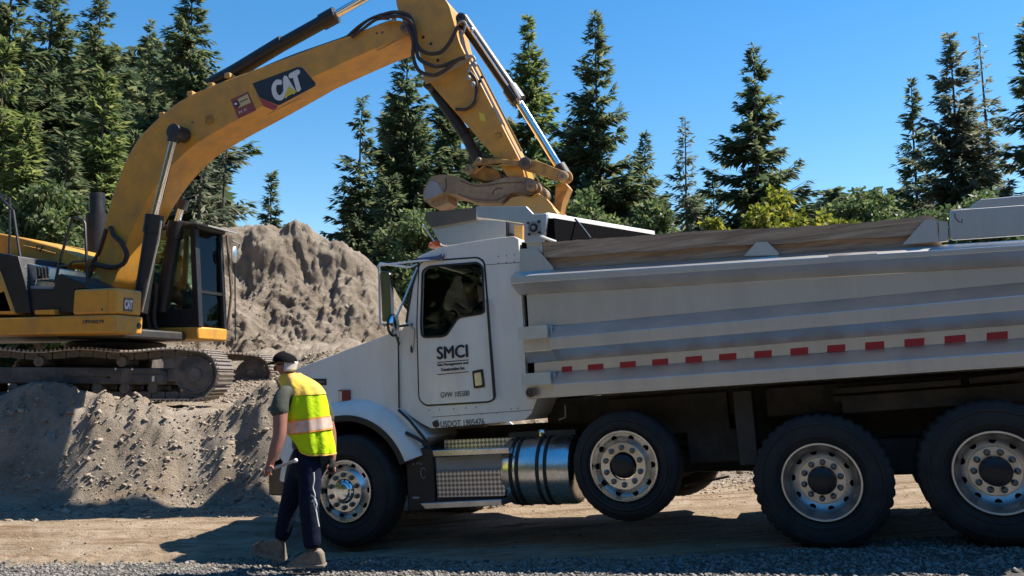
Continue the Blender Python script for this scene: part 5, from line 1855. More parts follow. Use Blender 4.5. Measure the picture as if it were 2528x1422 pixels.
# --- upper structure
DN = -1.42
cx, cz_ = EF.at(285, 775, DN)
_, sk0 = EF.at(285, 822, DN)
_, bxt = EF.at(285, 710, DN)
yb, _ = EF.atx(350, 760, cx)
ys2, _ = EF.atx(353, 800, cx)
deck = MB()
deck.box(-3.6, cx, DN, ys2, sk0, cz_ - 0.004)
dk = deck.build('deck_skirt', M['yellow'], digger, bevel=0.03, seg=3)
MB().box(-3.6, 0.1, ys2 + 0.002, 1.30, sk0 + 0.02, cz_ - 0.1).build('deck_frame', M['dark'], digger)
MB().lathe([(0.05, 0.0), (0.04, -0.005)], 14, EF.p(345, 804, 0)).build('deck_hole', M['black'], dk).matrix_local = Matrix.Translation((0, 0, 0))
hl = EF.atx(343, 804, cx)
MB().lathe([(0.045, 0.006), (0.04, 0.008), (0.01, 0.008)], 14, (cx, hl[0], hl[1]), axis='x').build('deck_hole', M['black'], dk)
tb = MB()
x0b = EF.at(180, 740, DN)[0]
tb.box(x0b, cx, DN, yb, cz_ + 0.006, bxt)
tbo = tb.build('tool_box', M['yellow'], digger, bevel=0.035, seg=3)
sx_ = EF.at(266, 740, DN)[0]
MB().box(sx_ - 0.006, sx_ + 0.006, DN - 0.002, DN + 0.01, cz_ + 0.02, bxt - 0.03).build('box_seam', M['rustyellow'], tbo, smooth=None)
MB().ball(EF.p(252, 764, DN), 0.018, 0.01, 0.018, 8, 5).build('box_lock', M['dark'], tbo)
etext('serial_number', '199V0579', 'text_dark', 204, 799, 256, 799, 204, 790, DN - 0.003, dk, bold=0.02)
# badge on the front face of the box
by0, bz0 = EF.atx(304, 767, cx)
by1, bz1 = EF.atx(328, 737, cx)
bb_ = MB()
bb_.box(cx + 0.001, cx + 0.006, by0, by1, bz0, bz1)
bdg = bb_.build('badge', M['pinsteel'], tbo, smooth=None)
me = text_mesh('lettering', 'CAT', M['decal_white'], (bz1 - bz0) * 0.72, (by1 - by0) * 0.86, 0.05)
lt = link_mesh('lettering', me, bdg, (cx + 0.008, by0 + (by1 - by0) * 0.07, bz0 + (bz1 - bz0) * 0.14), (0, 0, math.pi / 2))
# counterweight, engine hood and side panels towards the left
MB().prism(E2([(-260, 640), (0, 668), (34, 768), (36, 776), (-260, 776)], DN), DN, 1.40).build('counterweight', M['yellow'], digger, bevel=0.05, seg=3)
eh = epart('engine_hood', 'yellow', [(-160, 560), (0, 576), (60, 588), (140, 609), (196, 633), (196, 652), (130, 656), (60, 640), (0, 628), (-160, 610)], -0.55, 1.2, bevel=0.02)
MB().tube([EF.p(px, py, -0.57) for px, py in [(58, 606), (90, 613), (138, 626)]], 0.012, 5).build('hood_bar', M['rustyellow'], eh)
MB().tube([EF.p(px, py, -0.60) for px, py in [(90, 620), (92, 606), (106, 608), (98, 622)]], 0.012, 5).build('hood_handle', M['black'], eh)
epart('side_door', 'black', [(-120, 620), (0, 624), (44, 632), (66, 716), (74, 772), (38, 773), (0, 668), (-120, 640)], DN + 0.02, DN + 0.9, bevel=0.01)
stp = epart('step_grille', 'alu', [(58, 648), (92, 655), (122, 660), (120, 690), (90, 690), (88, 706), (72, 706)], DN + 0.15, DN + 0.9, bevel=0.01)
for k in range(4):
    epart('grille_slot', 'black', [(89 + k * 8, 657), (92 + k * 8, 658), (95 + k * 8, 686), (92 + k * 8, 686)], DN + 0.14, DN + 0.16, parent=stp, smooth=None)
epart('step_plate', 'plastic_grey', [(70, 706), (132, 707), (132, 713), (74, 713)], DN + 0.1, DN + 0.8)
epart('side_panel', 'black', [(70, 713), (132, 713), (140, 680), (150, 676), (210, 700), (214, 712), (181, 712), (181, 772), (74, 772)], DN + 0.06, DN + 0.7, bevel=0.01)
epart('side_tray', 'yellow', [(86, 766), (134, 764), (134, 776), (86, 776)], DN - 0.02, DN + 0.3)
# exhaust stack
ex = EF.p(240, 560, 0.55)
MB().tube([EF.p(238, 660, 0.55), EF.p(240, 530, 0.55)], 0.19, 16).build('exhaust', M['black'], digger)
MB().tube([EF.p(240, 532, 0.55), EF.p(240, 478, 0.55)], 0.13, 16).build('exhaust_pipe', M['black'], digger)
# handrails
def hrail(pts, d, r=0.020):
    return MB().tube([EF.p(px, py, d) for px, py in pts], r, 8).build('handrail', M['black'], digger)


hrail([(64, 722), (58, 690), (33, 520), (28, 516), (0, 486), (-40, 478)], DN + 0.08)
hrail([(24, 640), (24, 490), (0, 480), (-40, 472)], DN + 0.4)
hrail([(136, 700), (146, 650), (178, 540), (184, 536), (206, 544), (210, 552), (216, 690), (214, 712)], DN + 0.1)
hrail([(146, 656), (168, 656), (180, 646), (214, 644)], DN + 0.1, 0.016)

# --- operator's cab on the far side of the boom
YC0 = 0.50
xcf, _ = EF.at(494, 700, YC0)
yc1, _ = EF.atx(558, 700, xcf)
yc1 = max(yc1, YC0 + 0.75)
zc0 = EF.at(494, 806, YC0)[1]
zcb = EF.at(494, 838, YC0)[1]
zct = EF.at(494, 562, YC0)[1]
xcb = xcf - 1.75
ecab = MB()
ecab.box(xcb, xcf, YC0, yc1, zcb, zc0)
cabo = ecab.build('cab_base', M['yellow'], digger, bevel=0.03)
# pillars, sills and roof
PT = 0.075


def pillar(x, y, x2=None, y2=None, z0_=None, z1_=None, w=PT):
    x2 = x if x2 is None else x2
    y2 = y if y2 is None else y2
    return MB().bar((x, y, zc0 if z0_ is None else z0_), (x2, y2, zct if z1_ is None else z1_), w, w, up=(1, 0, 0.01)).build('cab_pillar', M['black'], cabo, bevel=0.01)


lean = 0.16
pillar(xcf - 0.04, YC0 + 0.05, xcf - lean - 0.04, YC0 + 0.05, w=0.11)
pillar(xcf - 0.04, yc1 - 0.04, xcf - lean - 0.04, yc1 - 0.04)
pillar(xcb + 0.04, YC0 + 0.05)
pillar(xcb + 0.04, yc1 - 0.04)
pillar(xcb + 0.85, yc1 - 0.04)
MB().box(xcb, xcf - lean + 0.06, YC0, yc1, zct, zct + 0.10).build('cab_roof', M['black'], cabo, bevel=0.035)
rf = MB()
rf.loft([[(xcf - lean - 0.3, YC0 + 0.02, zct + 0.12), (xcf - lean - 0.3, yc1 - 0.02, zct + 0.12), (xcf - lean - 0.3, yc1 - 0.02, zct + 0.15), (xcf - lean - 0.3, YC0 + 0.02, zct + 0.15)], [(xcf + 0.10, YC0 + 0.02, zct + 0.02), (xcf + 0.10, yc1 + 0.04, zct + 0.02), (xcf + 0.10, yc1 + 0.04, zct + 0.045), (xcf + 0.10, YC0 + 0.02, zct + 0.045)]])
rf.build('rain_visor', M['plastic_grey'], cabo)
zmid = zc0 + (zct - zc0) * 0.36
MB().box(xcb, xcf - 0.06, YC0, YC0 + 0.05, zc0, zc0 + 0.30).build('cab_side_panel', M['black'], cabo, bevel=0.01)
MB().box(xcb, xcb + 0.05, YC0, yc1, zc0, zmid).build('cab_rear_panel', M['black'], cabo)
xm = xcf - lean * (zmid - zc0) / (zct - zc0)
MB().box(xm - 0.07, xm - 0.01, YC0 + 0.1, yc1 - 0.07, zmid - 0.025, zmid + 0.025).build('window_bar', M['black'], cabo)
# glass
gl = MB()
gl.loft([[(xcf - 0.05, YC0 + 0.1, zc0), (xcf - 0.05, yc1 - 0.07, zc0), (xcf - 0.058, yc1 - 0.07, zc0), (xcf - 0.058, YC0 + 0.1, zc0)], [(xcf - lean - 0.05, YC0 + 0.1, zct), (xcf - lean - 0.05, yc1 - 0.07, zct), (xcf - lean - 0.058, yc1 - 0.07, zct), (xcf - lean - 0.058, YC0 + 0.1, zct)]])
gl.build('front_window', M['cabglass'], cabo)
MB().prism([(xcb + 0.06, zc0 + 0.3), (xcf - 0.12, zc0 + 0.3), (xcf - lean - 0.1, zct), (xcb + 0.06, zct)], YC0 + 0.02, YC0 + 0.028).build('side_window', M['cabglass'], cabo)
MB().prism([(xcb + 0.06, zc0 + 0.3), (xcf - 0.12, zc0 + 0.3), (xcf - lean - 0.1, zct), (xcb + 0.06, zct)], yc1 - 0.045, yc1 - 0.037).build('door_window', M['cabglass'], cabo)
MB().tube([(xcf - 0.02, yc1 + 0.02, zc0 + 0.02), (xcf + 0.03, yc1 + 0.03, zc0 + 0.6), (xcf - lean + 0.05, yc1 + 0.03, zct)], 0.022, 8).build('cab_grab_rail', M['pinsteel'], cabo)
se = MB()
se.box(xcb + 0.45, xcb + 1.0, YC0 + 0.28, YC0 + 0.78, zc0 + 0.1, zc0 + 0.42)
se.box(xcb + 0.38, xcb + 0.52, YC0 + 0.28, YC0 + 0.78, zc0 + 0.42, zc0 + 1.0)
se.build('cab_seat', M['greyseat'], cabo, bevel=0.05)
MB().box(xcf - 0.45, xcf - 0.28, YC0 + 0.12, YC0 + 0.22, zc0 + 0.3, zc0 + 0.62).build('console', M['interior'], cabo, bevel=0.03)
# mirror at the front right post
mp = Vector((xcf + 0.02, yc1 + 0.10, zct - 0.34))
MB().ball(mp, 0.03, 0.09, 0.15).build('cab_mirror', M['alu'], cabo)
MB().tube([mp + Vector((-0.06, 0, 0.25)), mp + Vector((0.02, 0.1, 0.2)), mp, mp + Vector((0, 0.1, -1.5))], 0.012, 6).build('mirror_stay', M['black'], cabo)
MB().box(0.1, cx - 0.35, ys2 + 0.01, YC0 - 0.02, zcb - 0.02, zcb + 0.12).build('front_frame', M['dark'], digger, bevel=0.03)
for k in range(2):
    hose([(372 + k * 14, 700), (370 + k * 14, 740), (366 + k * 15, 790), (380 + k * 12, 830)], 0.3, 0.03, digger)

# --- undercarriage: runs square to the view, the house above is swung towards the truck
TY0 = 12.30
ID = atY(475, 925, TY0)
UF = Frame((ID.x, TY0, ID.z), (1, -0.01, 0.0), (0.01, 1, 0))
toE = EF.inv @ UF.m
SHW = 0.68
LEN = 3.95
RW = 0.355
PITCHT = 0.203


def upart(mb, name, mat, parent=digger, bevel=0.0, smooth=35):
    return mb.xform(toE).build(name, M[mat], parent, bevel=bevel, smooth=smooth)


shoe_mb = MB()
shoe_mb.box(-PITCHT * 0.485, PITCHT * 0.485, 0, SHW, 0.0, 0.018)
for gx_ in (-0.075, -0.01, 0.06):
    shoe_mb.box(gx_ - 0.011, gx_ + 0.011, 0.006, SHW - 0.006, 0.017, 0.045)
SHOE = shoe_mb.mesh('track_shoe', M['shoe'], None)
lk_mb = MB()
lk_mb.prism(rounded([(-0.098, -0.003), (0.098, -0.003), (0.098, -0.10), (-0.098, -0.10)], 0.03, 3), 0.10, 0.56)
LINK = lk_mb.mesh('track_link', M['link'], None)


def track_path(s):
    """point, tangent angle of the pin line at arc length s, starting on top of the idler going back"""
    straight = LEN
    half = math.pi * RW
    tot = 2 * straight + 2 * half
    s %= tot
    if s < straight:                        # top run, sagging between its carrier rollers
        x = -s
        sag = 0.022 * math.cos(2 * math.pi * (s - 0.35) / 1.35) - 0.01
        return (x, RW + sag), math.pi - 0.022 * 2 * math.pi / 1.35 * math.sin(2 * math.pi * (s - 0.35) / 1.35) * -1
    s -= straight
    if s < half:
        a = math.pi / 2 + s / RW
        return (-LEN + RW * math.cos(a), RW * math.sin(a)), a + math.pi / 2
    s -= half
    if s < straight:
        return (-LEN + s, -RW), 0.0
    s -= straight
    a = -math.pi / 2 + s / RW
    return (RW * math.cos(a), RW * math.sin(a)), a + math.pi / 2


def track(y_off, near=True):
    tot = 2 * LEN + 2 * math.pi * RW
    n_ = int(tot / PITCHT)
    root = MB()
    # frame of the track: a long box with sloped shoulders
    root.prism([(-LEN + 0.45, -0.13), (-0.42, -0.15), (-0.40, 0.02), (-0.52, 0.10), (-LEN + 0.45, 0.12)], y_off + 0.06, y_off + 0.60)
    fr = upart(root, 'track_frame', 'trackdark', bevel=0.02)
    for k in range(n_):
        (x, z), a = track_path(k * tot / n_)
        m = toE @ Matrix.Translation((x, y_off, z)) @ Matrix.Rotation(-a + math.pi, 4, 'Y')
        o = bpy.data.objects.new('track_shoe', SHOE)
        col.objects.link(o)
        o.parent = fr
        o.matrix_parent_inverse = Matrix.Identity(4)
        o.matrix_local = m
        if near or abs(x) < 1.0:
            o2 = bpy.data.objects.new('track_link', LINK)
            col.objects.link(o2)
            o2.parent = fr
            o2.matrix_local = m
    # front idler
    idl = MB().lathe([(0.02, 0.065), (0.10, 0.065), (0.115, 0.085), (0.24, 0.095), (0.262, 0.075), (0.285, 0.08), (0.295, 0.10), (0.30, 0.53)], 40, (0, y_off, 0))
    io = upart(idl, 'idler', 'trackdark', fr)
    upart(MB().box(-0.42, -0.12, y_off + 0.08, y_off + 0.16, -0.10, 0.09), 'idler_yoke', 'trackdark', fr, 0.02)
    spk = MB().lathe([(0.02, 0.05), (0.16, 0.05), (0.17, 0.12), (0.29, 0.15), (0.31, 0.3), (0.29, 0.45)], 30, (-LEN, y_off, 0))
    upart(spk, 'sprocket', 'trackdark', fr)
    for xr in (-1.1, -2.35):
        upart(MB().lathe([(0.02, 0.06), (0.075, 0.06), (0.085, 0.10), (0.085, 0.45)], 18, (xr, y_off, 0.195)), 'carrier_roller', 'link', fr)
    for k in range(7):
        upart(MB().lathe([(0.02, 0.07), (0.075, 0.07), (0.095, 0.12), (0.095, 0.5)], 18, (-0.62 - k * 0.42, y_off, -0.20)), 'track_roller', 'link', fr)
    if near:
        upart(MB().prism([(-1.95, -0.02), (-1.1, -0.03), (-1.1, 0.06), (-1.95, 0.07)], y_off + 0.045, y_off + 0.07), 'frame_plate', 'trackdark', fr, 0.006)
        upart(MB().prism([(-0.98, -0.115), (-0.44, -0.12), (-0.44, 0.0), (-0.98, 0.0)], y_off + 0.045, y_off + 0.07), 'frame_plate', 'trackdark', fr, 0.006)
        upart(MB().lathe([(0.04, 0.062), (0.035, 0.058), (0.01, 0.058)], 14, (-1.28, y_off, -0.015)), 'frame_hole', 'tarp', fr)
        upart(MB().box(-0.62, -0.585, y_off + 0.042, y_off + 0.05, -0.10, -0.02), 'frame_label', 'decal_white', fr, smooth=None)
        for xh in (-1.18, -0.93):
            upart(MB().ball((xh, y_off + 0.06, 0.085), 0.018, 0.012, 0.018, 8, 5), 'frame_bolt', 'alu', fr)
    return fr


track(0.0, True)
track(2.60, False)
mbx = MB()
mbx.box(-3.0, -0.9, 0.62, 2.62, -0.05, 0.30)
upart(mbx, 'car_body', 'trackdark', bevel=0.04)
upart(MB().lathe([(0.02, 0.28), (0.75, 0.28), (0.78, 0.30), (0.78, 0.52), (0.7, 0.55), (0.02, 0.55)], 36, (-1.95, 1.62, 0), axis='z'), 'slew_ring', 'dark')

# ------------------------------------------------------------------ people
def skin_obj(name, nodes, edges, mat, parent, root=0, sub=2):
    """a continuous body grown around a skeleton: nodes = (point, radius or (rx, ry))"""
    me = bpy.data.meshes.new(name)
    me.from_pydata([tuple(n_[0]) for n_ in nodes], edges, [])
    me.materials.append(mat)
    o = bpy.data.objects.new(name, me)
    col.objects.link(o)
    o.parent = parent
    mo = o.modifiers.new('skin', 'SKIN')
    mo.use_smooth_shade = True
    mo.branch_smoothing = 0.6
    for i, n_ in enumerate(nodes):
        sv = me.skin_vertices[0].data[i]
        r_ = n_[1]
        sv.radius = r_ if isinstance(r_, tuple) else (r_, r_)
        sv.use_root = (i == root)
    s_ = o.modifiers.new('sub', 'SUBSURF')
    s_.levels = sub
    s_.render_levels = sub
    return o


YP = 7.10
WB = atY(752, 1396, YP)
worker = empty('person', Matrix.Translation(WB))
tag(worker, 'worker in black cap and yellow hi-vis vest walking past the front truck wheel', 'person')


def wp(px, py, dy=0.0):
    return atY(px, py, YP + dy) - WB


def wpv(px, py, dy=0.0):
    """same height and width as seen on the worker's own plane, moved in depth"""
    return atY(px, py, YP) - WB + Vector((0, dy, 0))


J = {}
nodes, edges = [], []


def node(k, px, py, dy, r_, parent=None):
    J[k] = len(nodes)
    nodes.append((wp(px, py, dy), r_))
    if parent is not None:
        edges.append((J[parent], J[k]))


node('pelvis', 757, 1130, 0.02, 0.085)
node('spine', 757, 1070, 0.02, 0.11, 'pelvis')
node('chest', 750, 995, 0.02, 0.12, 'spine')
node('base', 724, 943, 0.0, 0.075, 'chest')
node('neck', 714, 927, 0.0, 0.058, 'base')
node('jaw', 705, 914, -0.01, 0.074, 'neck')
node('skull', 703, 896, 0.0, 0.088, 'jaw')
node('crown', 705, 880, 0.0, 0.075, 'skull')
node('nose', 679, 906, 0.03, 0.016, 'jaw')
node('lsh', 700, 963, -0.14, 0.068, 'chest')
node('lup', 692, 1010, -0.20, 0.066, 'lsh')
node('lel', 691, 1072, -0.22, 0.057, 'lup')
node('lfo', 680, 1108, -0.235, 0.053, 'lel')
node('lwr', 669, 1138, -0.25, 0.036, 'lfo')
node('lpa', 662, 1154, -0.255, (0.034, 0.02), 'lwr')
for i, (a, b, c_) in enumerate([((653, 1161), (651, 1169), (657, 1172)), ((657, 1163), (655, 1172), (661, 1174)), ((662, 1164), (660, 1173), (666, 1174)), ((667, 1163), (666, 1171), (671, 1172))]):
    dy = -0.27 + 0.014 * i
    node('lf%da' % i, *a, dy - 0.014, 0.011, 'lpa')
    node('lf%db' % i, *b, dy - 0.018, 0.010, 'lf%da' % i)
    node('lf%dc' % i, *c_, dy + 0.004, 0.009, 'lf%db' % i)
node('lt1', 671, 1152, -0.275, 0.012, 'lpa')
node('lt2', 676, 1159, -0.285, 0.010, 'lt1')
node('rsh', 793, 985, 0.14, 0.066, 'chest')
node('rel', 816, 1072, 0.20, 0.056, 'rsh')
node('rwr', 822, 1128, 0.17, 0.030, 'rel')
node('rpa', 821, 1146, 0.16, (0.034, 0.02), 'rwr')
for i, (a, b) in enumerate([((812, 1158), (811, 1168)), ((817, 1160), (816, 1172)), ((822, 1160), (821, 1172)), ((827, 1157), (826, 1167))]):
    node('rf%da' % i, *a, 0.15, 0.011, 'rpa')
    node('rf%db' % i, *b, 0.14, 0.009, 'rf%da' % i)
node('rt1', 810, 1150, 0.12, 0.012, 'rpa')
node('rt2', 806, 1159, 0.11, 0.010, 'rt1')
node('lhip', 772, 1150, -0.06, 0.065, 'pelvis')
node('lkn', 764, 1255, -0.09, 0.055, 'lhip')
node('lan', 772, 1362, -0.06, 0.042, 'lkn')
node('rhip', 738, 1150, 0.08, 0.065, 'pelvis')
node('rkn', 714, 1250, 0.17, 0.055, 'rhip')
node('ran', 692, 1345, 0.20, 0.042, 'rkn')
body = skin_obj('body', nodes, edges, M['skin'], worker)


def graph(name, lst, mat, root=0, parent=worker, f=wp, sub=2):
    nd, ed, ix = [], [], {}
    for it in lst:
        k, px, py, dy, r_ = it[:5]
        ix[k] = len(nd)
        nd.append((f(px, py, dy), r_))
        if len(it) > 5:
            ed.append((ix[it[5]], ix[k]))
    return skin_obj(name, nd, ed, mat, parent, root, sub)


graph('shirt', [('w', 757, 1118, 0.02, 0.142), ('s', 756, 1065, 0.02, 0.146, 'w'), ('c', 749, 997, 0.02, 0.152, 's'), ('b', 727, 950, 0.0, 0.09, 'c'), ('n', 718, 936, 0.0, 0.066, 'b'),
                ('ls', 700, 962, -0.14, 0.078, 'c'), ('lu', 690, 1004, -0.20, 0.080, 'ls'), ('le', 688, 1034, -0.21, 0.080, 'lu'),
                ('rs', 794, 985, 0.14, 0.074, 'c'), ('ru', 806, 1030, 0.18, 0.07, 'rs'), ('re', 811, 1048, 0.19, 0.068, 'ru')], M['shirt'], 1)
trousers = graph('trousers', [('t', 759, 1075, 0.02, 0.128), ('w', 758, 1112, 0.02, 0.142, 't'), ('p', 756, 1142, 0.02, 0.148, 'w'),
                   ('lh', 771, 1166, -0.06, 0.110, 'p'), ('lt', 765, 1215, -0.08, 0.100, 'lh'), ('lk', 762, 1255, -0.09, 0.086, 'lt'), ('lc', 768, 1310, -0.07, 0.080, 'lk'), ('la', 773, 1357, -0.06, 0.076, 'lc'),
                   ('rh', 738, 1166, 0.09, 0.110, 'p'), ('rt', 724, 1212, 0.14, 0.096, 'rh'), ('rk', 713, 1250, 0.17, 0.084, 'rt'), ('rc', 702, 1300, 0.19, 0.076, 'rk'), ('ra', 692, 1340, 0.20, 0.072, 'rc')], M['jeans'], 2)
# printed marks down the near trouser leg
for pl in ([(771, 1166), (772, 1186), (769, 1204), (774, 1222), (771, 1240), (777, 1262), (780, 1280), (784, 1300)], [(764, 1222), (770, 1226), (776, 1236)], [(766, 1238), (772, 1234), (778, 1244), (776, 1256)]):
    MB().tube([wp(px + 4, py, -0.168 + 0.0004 * (px - 770)) for px, py in sp2(pl, 4)], 0.006, 5).build('trouser_print', M['decal_white'], trousers)

# vest: rings between its left and right outline
VR = [(1122, 728, 822, 0.155), (1100, 716, 822, 0.160), (1080, 709, 819, 0.162), (1060, 704, 815, 0.163), (1040, 701, 811, 0.164), (1020, 699, 808, 0.165), (1000, 698, 805, 0.163), (980, 698, 801, 0.158), (965, 697, 796, 0.150), (952, 696, 786, 0.138), (942, 694, 772, 0.118), (934, 693, 757, 0.098), (927, 694, 742, 0.082), (922, 697, 735, 0.074)]


def vest_ring(t, grow=0.0, tilt=0.0, n_=48):
    """ring at fractional index t of the outline table"""
    i = min(int(t), len(VR) - 2)
    f_ = t - i
    row, l_, r_, b_ = [VR[i][k] * (1 - f_) + VR[i + 1][k] * f_ for k in range(4)]
    out = []
    for k in range(n_):
        a = 2 * math.pi * k / n_
        ca, sa = math.cos(a), math.sin(a)
        rr = row - tilt * ca
        low = max(0.0, (row - 1060) / 60.0)
        rr -= low * 42 * max(0.0, -ca) ** 2.0 * (1.0 if sa < 0.3 else 0.3)
        fold = 0.006 * math.sin(5 * a + 0.05 * row) + 0.007 * math.sin(11 * a + 1.3 + 0.02 * row) * min(1, (row - 920) / 60.0)
        hw = (r_ - l_) / 2 * YP / F + grow + fold
        p = wpv((l_ + r_) / 2, rr, 0.02)
        out.append(Vector((p.x + hw * ca, p.y + (b_ + grow + fold) * sa, p.z)))
    return out


def vest_band(name, mat, t0, t1, grow, tilt, parent, steps=6, flare=0.0):
    rs_ = [vest_ring(t0 + (t1 - t0) * k / steps, grow, tilt) for k in range(steps + 1)]
    return MB().loft(rs_, cap=False).build(name, mat, parent, smooth=60)


vest = vest_band('vest', M['vest'], 0.0, 13.0, 0.006, 0, worker, 40)
sol = vest.modifiers.new('thick', 'SOLIDIFY')
sol.thickness = 0.006
vest_band('yoke', M['yoke'], 7.35, 12.9, 0.011, 2, vest, 14)
vest_band('stripe', M['stripe'], 2.85, 4.15, 0.012, 8, vest, 4)
vest_band('stripe_border', M['stripe_edge'], 2.65, 2.86, 0.0115, 8, vest, 2)
vest_band('stripe_border', M['stripe_edge'], 4.14, 4.35, 0.0115, 8, vest, 2)
vest_band('hem_trim', M['yoke'], 0.0, 0.18, 0.010, 0, vest, 2)
# armhole edge on the near side and the dark shirt seen through it
ah = [wpv(px, py, -0.172) for px, py in [(697, 938), (706, 960), (708, 985), (704, 1010), (702, 1035)]]
MB().tube(spline(ah, 4), 0.010, 6).build('armhole', M['black'], vest)

# cap, hair, ear
cp = MB()
rings = []
for k in range(9):
    a = math.pi / 2 * k / 8
    rings.append([wpv(704 + 30.5 * math.cos(a) * math.cos(t), 894 - 25.5 * math.sin(a) + 2.5 * math.cos(t), 0.11 * math.cos(a) * math.sin(t)) for t in np.linspace(0, 2 * math.pi, 24, endpoint=False)])
cp.loft(rings)
cap_ = cp.build('cap', M['cap'], worker, smooth=60)
bl = MB()
br = []
for dz in (0.0, 0.008):
    br.append([wpv(px, py, dy) + Vector((0, 0, dz)) for px, py, dy in [(690, 894, -0.09), (672, 897, -0.085), (662, 901, -0.03), (661, 901, 0.05), (670, 897, 0.10), (690, 894, 0.10)]])
bl.loft(br)
bl.build('cap_bill', M['cap'], cap_, smooth=40)
hr = MB()
rings = []
for k in range(5):
    row = 893 + k * 6
    rr = 30.5 - k * 1.5
    rings.append([wpv(705 + rr * math.cos(t), row, 0.095 * math.sin(t)) for t in np.linspace(-1.45, 1.25, 14)])
hr.loft(rings, cap=False, closed=False)
ho_ = hr.build('hair', M['hair'], worker, smooth=60)
ho_.modifiers.new('thick', 'SOLIDIFY').thickness = 0.012
MB().ball(wpv(703, 906, -0.086), 0.016, 0.012, 0.028, 10, 7).build('ear', M['skin'], worker)
MB().tube([wpv(680, 900, -0.07), wpv(690, 899, -0.09), wpv(703, 901, -0.094)], 0.004, 5).build('glasses', M['cap'], worker)
MB().ball(wpv(676, 911, 0.035), 0.014, 0.014, 0.018, 10, 7).build('nose', M['skin'], worker)
# glove on the far hand
graph('glove', [('a', 822, 1124, 0.17, 0.038), ('b', 821, 1146, 0.16, (0.046, 0.032), 'a'), ('c', 818, 1168, 0.145, 0.03, 'b'), ('d', 809, 1158, 0.11, 0.018, 'b')], M['glove'], 1)


# shoes
def shoe(pts, sole, dy, w_):
    a = [wp(px, py, dy) for px, py in pts]
    o = MB().prism([(p.x, p.z) for p in a], a[0].y - w_ / 2, a[0].y + w_ / 2).build('shoe', M['shoe_tan'], worker, bevel=0.022, seg=3, smooth=60)
    b = [wp(px, py, dy) for px, py in sole]
    MB().prism([(p.x, p.z) for p in b], a[0].y - w_ / 2 - 0.008, a[0].y + w_ / 2 + 0.008).build('sole', M['sole'], o, bevel=0.008)
    l0 = wp((pts[1][0] + pts[2][0]) / 2, (pts[1][1] + pts[2][1]) / 2, dy)
    for k in range(4):
        t = 0.2 + 0.2 * k
        p = wp(pts[1][0] * (1 - t) + pts[2][0] * t, pts[1][1] * (1 - t) + pts[2][1] * t - 1.5, dy)
        MB().tube([p + Vector((0, -w_ * 0.42, -0.006)), p + Vector((0, 0, 0.004)), p + Vector((0, w_ * 0.42, -0.006))], 0.005, 5).build('lace', M['black'], o)
    return o


shoe([(713, 1392), (724, 1378), (752, 1362), (790, 1354), (799, 1366), (803, 1394)], [(711, 1391), (716, 1398), (804, 1399), (804, 1391)], -0.05, 0.10)
shoe([(622, 1360), (628, 1344), (655, 1336), (694, 1326), (701, 1345), (706, 1380), (680, 1374)], [(620, 1356), (622, 1364), (680, 1380), (706, 1385), (706, 1376), (680, 1371)], 0.20, 0.10)
# the metal bar in the near hand
bar = MB()
p0, p1 = wp(655, 1164, -0.262) + WB, wp(730, 1137, -0.30) + WB
bar.tube([p0, p0 * 0.4 + p1 * 0.6, p1], [0.012, 0.013, 0.014], 10)
bo_ = bar.build('metal_bar', M['toolmetal'], None)
tag(bo_, 'short grey metal bar held in the hand of the worker in the vest', 'tool')
MB().ball(p1, 0.018, 0.018, 0.018, 10, 7).build('bar_end', M['decal_white'], bo_)


# driver behind the truck door window
dr_m = TF.m @ Matrix.Translation(TF.p(1170, 860, 0.62))
driver = empty('person', dr_m)
tag(driver, 'driver in dark clothes sitting in the truck cab, one arm on the window sill', 'person')
inv_d = Matrix.Translation(-TF.p(1170, 860, 0.62))


def dp(px, py, d):
    return inv_d @ TF.p(px, py, d)


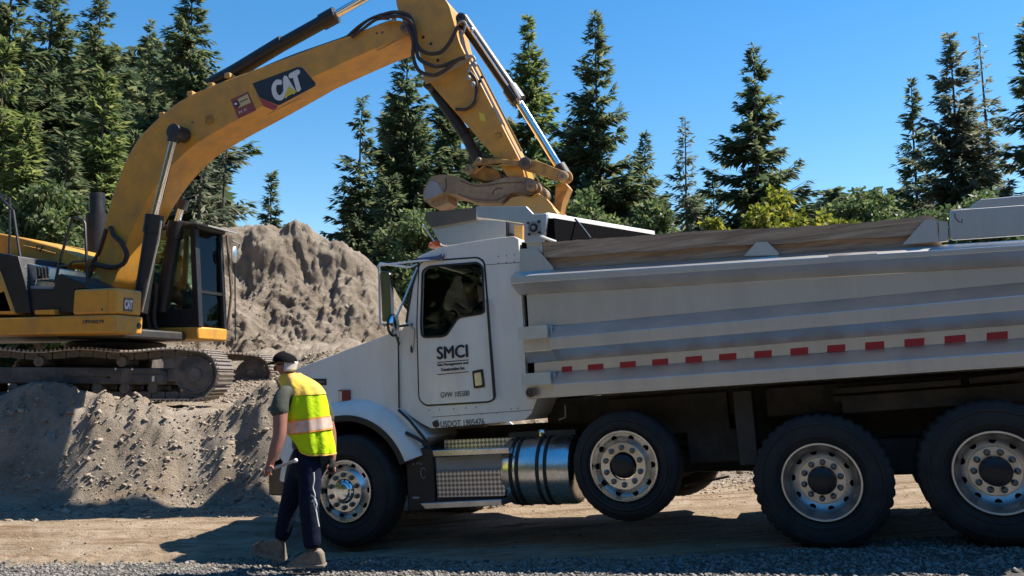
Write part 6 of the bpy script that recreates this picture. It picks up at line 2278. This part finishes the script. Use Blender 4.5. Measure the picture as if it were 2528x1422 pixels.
skin_obj('body', [(dp(1172, 850, 0.62), 0.15), (dp(1178, 790, 0.62), 0.16), (dp(1170, 745, 0.6), 0.09), (dp(1164, 727, 0.6), 0.065), (dp(1160, 708, 0.6), 0.085), (dp(1160, 690, 0.6), 0.08),
                  (dp(1186, 768, 0.40), 0.075), (dp(1180, 790, 0.24), 0.055), (dp(1150, 776, 0.20), 0.045), (dp(1132, 760, 0.24), 0.036), (dp(1122, 752, 0.28), 0.03), (dp(1190, 760, 0.84), 0.07), (dp(1150, 800, 0.86), 0.05), (dp(1110, 790, 0.8), 0.04)],
         [(0, 1), (1, 2), (2, 3), (3, 4), (4, 5), (1, 6), (6, 7), (7, 8), (8, 9), (9, 10), (1, 11), (11, 12), (12, 13)], M['skin'], driver, 1)
skin_obj('shirt', [(dp(1172, 852, 0.62), 0.17), (dp(1178, 790, 0.62), 0.18), (dp(1172, 752, 0.6), 0.10), (dp(1187, 768, 0.40), 0.088), (dp(1184, 782, 0.30), 0.07), (dp(1190, 760, 0.84), 0.085)], [(0, 1), (1, 2), (1, 3), (3, 4), (1, 5)], M['cap'], driver, 1)
MB().ball(dp(1162, 690, 0.6), 0.10, 0.10, 0.075).build('hair', M['cap'], driver)

# operator in the digger cab
oc_ = Vector((xcb + 0.78, YC0 + 0.53, zc0 + 0.42))
operator = empty('person', EF.m @ Matrix.Translation(oc_))
tag(operator, 'operator sitting behind the glass of the excavator cab', 'person')
skin_obj('body', [((0, 0, 0.05), 0.14), ((-0.05, 0, 0.35), 0.16), ((0, 0, 0.56), 0.07), ((0.03, 0, 0.66), 0.075), ((0.03, 0, 0.77), 0.085), ((0.0, -0.2, 0.46), 0.07), ((0.22, -0.25, 0.25), 0.05), ((0.42, -0.2, 0.28), 0.035), ((0, 0.2, 0.46), 0.07), ((0.22, 0.25, 0.25), 0.05), ((0.42, 0.2, 0.28), 0.035), ((0.4, -0.1, 0.05), 0.085), ((0.55, -0.1, -0.3), 0.06), ((0.4, 0.1, 0.05), 0.085), ((0.55, 0.1, -0.3), 0.06)],
         [(0, 1), (1, 2), (2, 3), (3, 4), (1, 5), (5, 6), (6, 7), (1, 8), (8, 9), (9, 10), (0, 11), (11, 12), (0, 13), (13, 14)], M['skin'], operator, 1)
skin_obj('shirt', [((0, 0, 0.05), 0.155), ((-0.05, 0, 0.35), 0.175), ((-0.02, 0, 0.5), 0.10), ((0.0, -0.2, 0.46), 0.085), ((0.16, -0.24, 0.30), 0.065), ((0, 0.2, 0.46), 0.085), ((0.16, 0.24, 0.30), 0.065)], [(0, 1), (1, 2), (1, 3), (3, 4), (1, 5), (5, 6)], M['shirt'], operator, 1)
MB().ball((0.02, 0, 0.82), 0.11, 0.10, 0.08).build('cap', M['cap'], operator)
